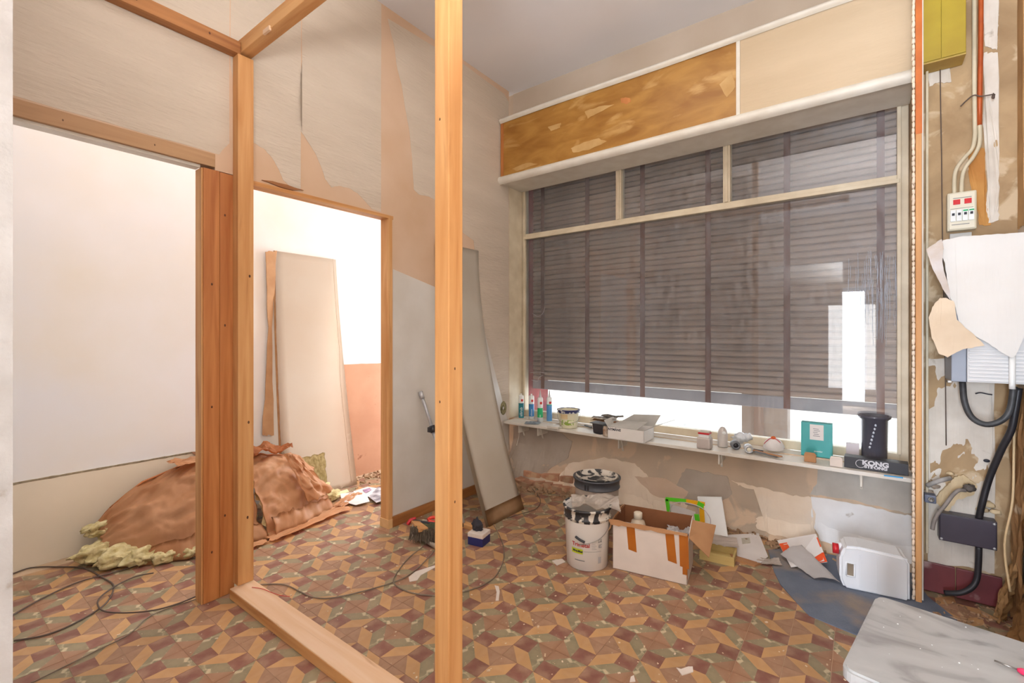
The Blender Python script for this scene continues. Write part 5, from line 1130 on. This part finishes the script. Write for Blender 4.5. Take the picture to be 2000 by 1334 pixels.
# conduits
def pipe(name, label, pts, r, m, cat='pipe', sm=5, Y=3.145):
    b = BM(); tube(b, [YP(q[0], q[1], q[2] if len(q) > 2 else Y) for q in pts], r, 12, sm); o = obj(name, b, m); 
    return tag(o, label, cat) if label else o
pipe('conduit', 'left cream conduit bending down into the fuse board', [(1902, -160), (1903, 0), (1903, 150), (1904, 240), (1904, 265), (1899, 290), (1882, 310), (1868, 330), (1864, 350), (1864, 380)], .0085, CREAMP)
pipe('conduit', 'right cream conduit bending down into the fuse board beside the copper pipe', [(1913, 240), (1914, 262), (1912, 285), (1900, 308), (1885, 328), (1879, 350), (1878, 380)], .0085, CREAMP)
pipe('copper_pipe', 'orange copper coloured pipe running down beside the cream conduit', [(1915, -160), (1916, 0), (1915, 120), (1913, 245)], .0095, COPPER, sm=2)
pipe('thin_wire', 'thin dark wire hanging vertically down the meter wall left of the fuse board', [(1837, -150), (1836, 110), (1839, 300), (1841, 480), (1846, 700), (1848, 870)], .0022, CABLED, 'wire', 2, 3.15)
t = pipe('wall_wire', 'twisted dark wire tying the pipes to the wall', [(1876, 208), (1888, 196), (1902, 186), (1915, 188), (1930, 186), (1940, 184)], .003, CABLED, 'wire', 5, 3.125)
b = BM(); blob(b, YP(1940, 188, 3.13), (.006, .006, .012), .6, 6, 2, 3); obj('knot', b, CABLED, t)
# yellow cabinet
t = thing('yellow_cabinet', 'yellow wooden meter cabinet at the top of the meter wall', 'cabinet', (.33, 3.1, 2.66))
q0, q1 = YP(1800, 120, 3.05), YP(1887, 103, 3.05)
b = BM(); box(b, .24, q1.x, 3.05, 3.16, q1.z, 3.4, .002); obj('carcass', b, YCAB, t)
xm = YP(1838, 60, 3.05).x
b = BM(); box(b, .242, xm-.001, 3.044, 3.05, q1.z+.004, 3.39, .001); obj('door', b, YCAB, t)
b = BM(); box(b, xm+.001, q1.x-.002, 3.044, 3.05, q1.z+.004, 3.39, .001); obj('door', b, YCAB, t)
b = BM(); box(b, .241, q1.x, 3.048, 3.16, q1.z-.006, q1.z, .001); obj('base_panel', b, mat('dull_yellow_base', (186, 156, 84), (170, 140, 70), scale=9, rough=.7), t)
# small socket plate behind the paper
t = thing('socket_plate', 'small grey plate half hidden above the torn paper cover under the fuse board', 'plate', YP(1875, 468, 3.15))
q0, q1 = YP(1855, 457, 3.15), YP(1898, 480, 3.15)
b = BM(); box(b, q0.x, q1.x, 3.15, 3.164, q1.z-.01, q0.z, .002); obj('plate', b, mat('grey_plate', (206, 204, 198), None, rough=.5), t)
b = BM(); lathe(b, [(.012, 0), (.011, .004), (0, .004)], (0, 0, 0), 16, M=Matrix.Translation(YP(1887, 468, 3.149)) @ Matrix.Rotation(PI/2, 4, 'X')); obj('knob', b, WT, t)
# electricity meter with ribbed housing and torn paper cover
YM = 2.95
q0, q1 = YP(1858, 500, YM), YP(1858, 745, YM)
t = thing('electric_meter', 'large wall mounted meter box with grey side and white ribbed lower front', 'meter', (.46, 3.05, q1.z))
gx = YP(1888, 745, YM).x; ex = XR-.003
b = BM(); box(b, q0.x, gx, YM, 3.16, q1.z, 1.72, .004); obj('grey_side', b, mat('blue_grey_housing', (150, 158, 172), (138, 146, 160), scale=3, rough=.4), t)
b = BM(); box(b, gx+.001, ex, YM-.004, 3.16, q1.z, 1.74, .003); obj('front_housing', b, mat('pale_housing', (216, 216, 216), (208, 208, 208), scale=3, rough=.4), t)
for k in range(9):
    z = q1.z+.008+k*.0165; b = BM(); box(b, gx+.006, ex-.006, YM-.009, YM-.003, z, z+.009, .002); obj('rib', b, mat('pale_rib', (222, 222, 222), None, rough=.4), t)
for z in (q1.z+.0, q1.z+.125):
    b = BM(); box(b, q0.x-.012, q0.x+.004, YM+.01, YM+.05, z-.008, z+.004, .002); obj('bracket', b, STEEL, t)
YPp = 2.925
def psheet(name, label, pts, m, seed, amp=.003, Y=YPp, bulge=.02, ny=None):
    P = ragged([YP(u, v, Y) for u, v in pts], amp, 5, (0, 2), seed); b = BM(); f = b.faces.new([b.verts.new(p) for p in P])
    bmesh.ops.triangulate(b, faces=[f]); bmesh.ops.subdivide_edges(b, edges=[e for e in b.edges if e.calc_length() > .03], cuts=3, use_grid_fill=True)
    c = sum((v.co for v in b.verts), Vector())/len(b.verts)
    for v in b.verts: v.co.y += -bulge*(.5+.5*fbm((v.co.x*5+seed, v.co.z*3, 0), 1, 2))*1.0
    fs = b.faces[:]; r = bmesh.ops.extrude_face_region(b, geom=fs)
    for v in [q for q in r['geom'] if isinstance(q, bmesh.types.BMVert)]: v.co.y += .0012
    bmesh.ops.recalc_face_normals(b, faces=b.faces[:])
    return tag(obj(name, b, m), label, 'paper')
CP = mat('cover_paper', (228, 226, 222), (220, 216, 210), scale=3, rough=.75)
psheet('paper_cover', 'white paper hanging over the meter box, torn to a point at the bottom', [(1841, 470), (1880, 462), (1935, 459), (1999, 454), (2012, 453), (2012, 620), (1996, 665), (1983, 694), (1975, 699), (1955, 688), (1925, 668), (1890, 650), (1872, 628), (1866, 600), (1857, 585), (1850, 550), (1846, 515), (1838, 495)], CP, 1, .0015)
TORN = mat('torn_paper_back', (226, 206, 180), (212, 190, 162), scale=6, rough=.85, bump=.3)
psheet('torn_paper', 'beige torn wallpaper scrap hanging below the left corner of the white paper cover', [(1834, 583), (1846, 582), (1862, 590), (1868, 625), (1895, 648), (1922, 675), (1880, 682), (1850, 698), (1832, 690), (1819, 660), (1813, 620), (1820, 600)], TORN, 2, .002, YPp-.014, .03)
psheet('torn_paper', 'narrow curled paper tail at the upper left edge of the white paper cover', [(1808, 488), (1838, 468), (1842, 488), (1836, 500), (1842, 530), (1853, 565), (1856, 588), (1840, 565), (1822, 530), (1812, 500)], mat('curl_grey', (214, 208, 206), (196, 180, 164), scale=9, rough=.8), 3, .0015, YPp-.006, .03)
pipe('white_conduit', 'short white conduit coming out of the bottom of the meter box', [(1977, 690, 2.93), (1977, 748, 2.93), (1977, 760, 2.93)], .0105, WT, sm=1)
pipe('black_cable', 'thick grey black cable looping below the meter box', [(1880, 745, 3.02), (1884, 785, 3.0), (1898, 815, 3.0), (1925, 829, 3.0), (1955, 822, 3.0), (1973, 800, 3.0), (1980, 755, 3.0)], .0125, mat('grey_black_cable', (76, 78, 80), (54, 54, 56), scale=20, rough=.5), 'cable')
pipe('black_cable', 'thick black cable slanting from the meter box down to the black junction box', [(1990, 758, 3.02), (1983, 800, 3.02), (1975, 840, 3.03), (1955, 880, 3.06), (1932, 935, 3.1), (1918, 985, 3.11), (1912, 1012, 3.12)], .0135, BLACKP, 'cable')
# junction box
t = thing('junction_box', 'black metal junction box low on the meter wall', 'junction box', YP(1892, 1075, 3.1))
q0, q1 = YP(1834, 1000, 3.1), YP(1948, 1075, 3.1)
b = BM(); box(b, q0.x, q1.x, 3.1, 3.165, .29, q0.z-.003, .003); obj('housing', b, mat('black_enamel', (52, 46, 56), (66, 58, 68), scale=6, rough=.35), t)
b = BM(); box(b, q0.x+.004, q1.x-.004, 3.095, 3.1, .294, q0.z-.007, .002); obj('lid', b, mat('black_lid', (60, 54, 66), (78, 72, 84), scale=4, rough=.35), t)
for (x, z) in ((q0.x+.008, .3), (q1.x-.01, .3), (q1.x-.01, q0.z-.012)):
    b = BM(); lathe(b, [(.006, 0), (.005, .004), (0, .004)], (0, 0, 0), 10, M=Matrix.Translation((x, 3.0945, z)) @ Matrix.Rotation(PI/2, 4, 'X')); obj('screw', b, MET, t)
pipe('black_pipe', 'black pipe bending from the junction box to the floor', [(1912, 1068, 3.11), (1911, 1100, 3.11), (1908, 1130, 3.11), (1897, 1148, 3.1), (1875, 1158, 3.09), (1845, 1158, 3.1)], .0125, BLACKP)
# broken lead pipe and old fittings in the hole
t = pipe('lead_pipe', 'old grey lead pipe bent out of the broken wall above the junction box', [(1885, 958, 3.1), (1872, 958, 3.07), (1860, 968, 3.06), (1845, 988, 3.05), (1832, 1003, 3.04), (1824, 1020, 3.04), (1821, 1034, 3.04)], .0085, mat('lead', (150, 142, 136), (120, 112, 106), scale=18, rough=.6))
b = BM(); blob(b, YP(1893, 953, 3.1), (.022, .014, .018), .5, 6, 3, 5); obj('crushed_fitting', b, mat('dark_lead', (96, 88, 80), (70, 64, 60), scale=30, rough=.7), t)
t = thing('pipe_fitting', 'blue grey square pipe fitting beside the orange batten', 'fitting', YP(1816, 978, 3.1))
b = BM(); q = YP(1816, 972, 3.1); box(b, q.x-.022, q.x+.022, 3.07, 3.12, q.z-.02, q.z+.02, .005); obj('body', b, mat('blue_grey_paint', (112, 118, 136), (96, 102, 120), scale=14, rough=.5), t)
b = BM(); lathe(b, [(.012, 0), (.012, .006), (.006, .006), (.006, .002), (0, .002)], (0, 0, 0), 14, M=Matrix.Translation((q.x+.002, 3.07, q.z)) @ Matrix.Rotation(PI/2, 4, 'X')); obj('collar', b, STEEL, t)
pipe('lead_pipe', 'short white crusted pipe stub above the blue grey fitting', [(1812, 948, 3.12), (1826, 942, 3.09), (1842, 937, 3.09), (1855, 934, 3.13)], .011, mat('crusted_lead', (176, 172, 168), (140, 136, 130), scale=20, rough=.7))
b = BM(); lathe(b, [(.008, 0), (.006, .004), (0, .004)], (0, 0, 0), 12, M=Matrix.Translation(YP(1927, 900, 3.158)) @ Matrix.Rotation(PI/2, 4, 'X'), sx=1.5); obj('dark_plug', b, INK, wp)
b = BM(); tube(b, [YP(u, v, 3.15) for u, v in ((1905, 769), (1915, 767), (1930, 770), (1938, 771))], .003, 6, 3); obj('wall_tie', b, INK, wp)
# wallpaper and board torn off the right wall
TB1 = mat('torn_brown_paper', (196, 152, 104), (166, 122, 78), scale=5, rough=.9, bump=.7, bscale=14, c3=(226, 204, 172), scale3=7, lo3=.58, hi3=.64)
def rsheet(name, label, y0, y1, z0, z1, out, seed, m, skew=0, par=None):
    def f(a, c):
        y = y0+(y1-y0)*a+skew*c+.035*fbm((c*4+seed, a*2, 0), 1, 3); z = z0+(z1-z0)*c+.03*fbm((a*6+seed, c*2, 5))
        return Vector((XR-.006-out*(1-c)*(.4+.6*abs(math.sin(a*4+seed)))-.03*abs(fbm((a*4+seed, c*3, 1), 1, 3)), y, max(.004, z)))
    b = BM(); sheet(b, f, 14, 40, .002)
    for q in b.faces: q.smooth = False
    return tag(obj(name, b, m), label, 'paper')
rsheet('torn_wallpaper', 'long brown torn wallpaper peeling from the right wall beside the junction box', 2.93, 3.13, .04, 1.05, .03, 2, TB1)
rsheet('torn_wallpaper', 'ragged brown paper strip hanging near the floor below the junction box at the right wall', 2.98, 3.1, .0, .34, .09, 5, mat('tan_paper_strip', (206, 164, 112), (186, 142, 90), scale=5, rough=.9, bump=.5), .03)
rsheet('torn_wallpaper', 'crumpled brown wallpaper bunched at the foot of the right wall behind the stool', 2.66, 2.92, .0, .3, .1, 9, mat('dark_tan_paper', (168, 122, 72), (138, 96, 54), scale=5, rough=.9, bump=.5))
rsheet('torn_wallpaper', 'tall pale beige wallpaper strip loosening from the right wall at the frame edge', 2.6, 2.86, .3, 1.2, .02, 13, mat('beige_strip', (212, 186, 152), (196, 166, 130), scale=3, rough=.9, bump=.3))
b = BM(); tube(b, [Vector((XR-.02, 3.1, 1.1)), Vector((XR-.03, 3.08, .8)), Vector((XR-.04, 3.05, .55)), Vector((XR-.07, 3.02, .35)), Vector((XR-.06, 2.98, .16))], .005, 6, 5)
tag(obj('beige_cable', b, mat('beige_cable_sheath', (214, 186, 142), None, rough=.6)), 'thin beige cable hanging down the corner behind the torn wallpaper', 'cable')
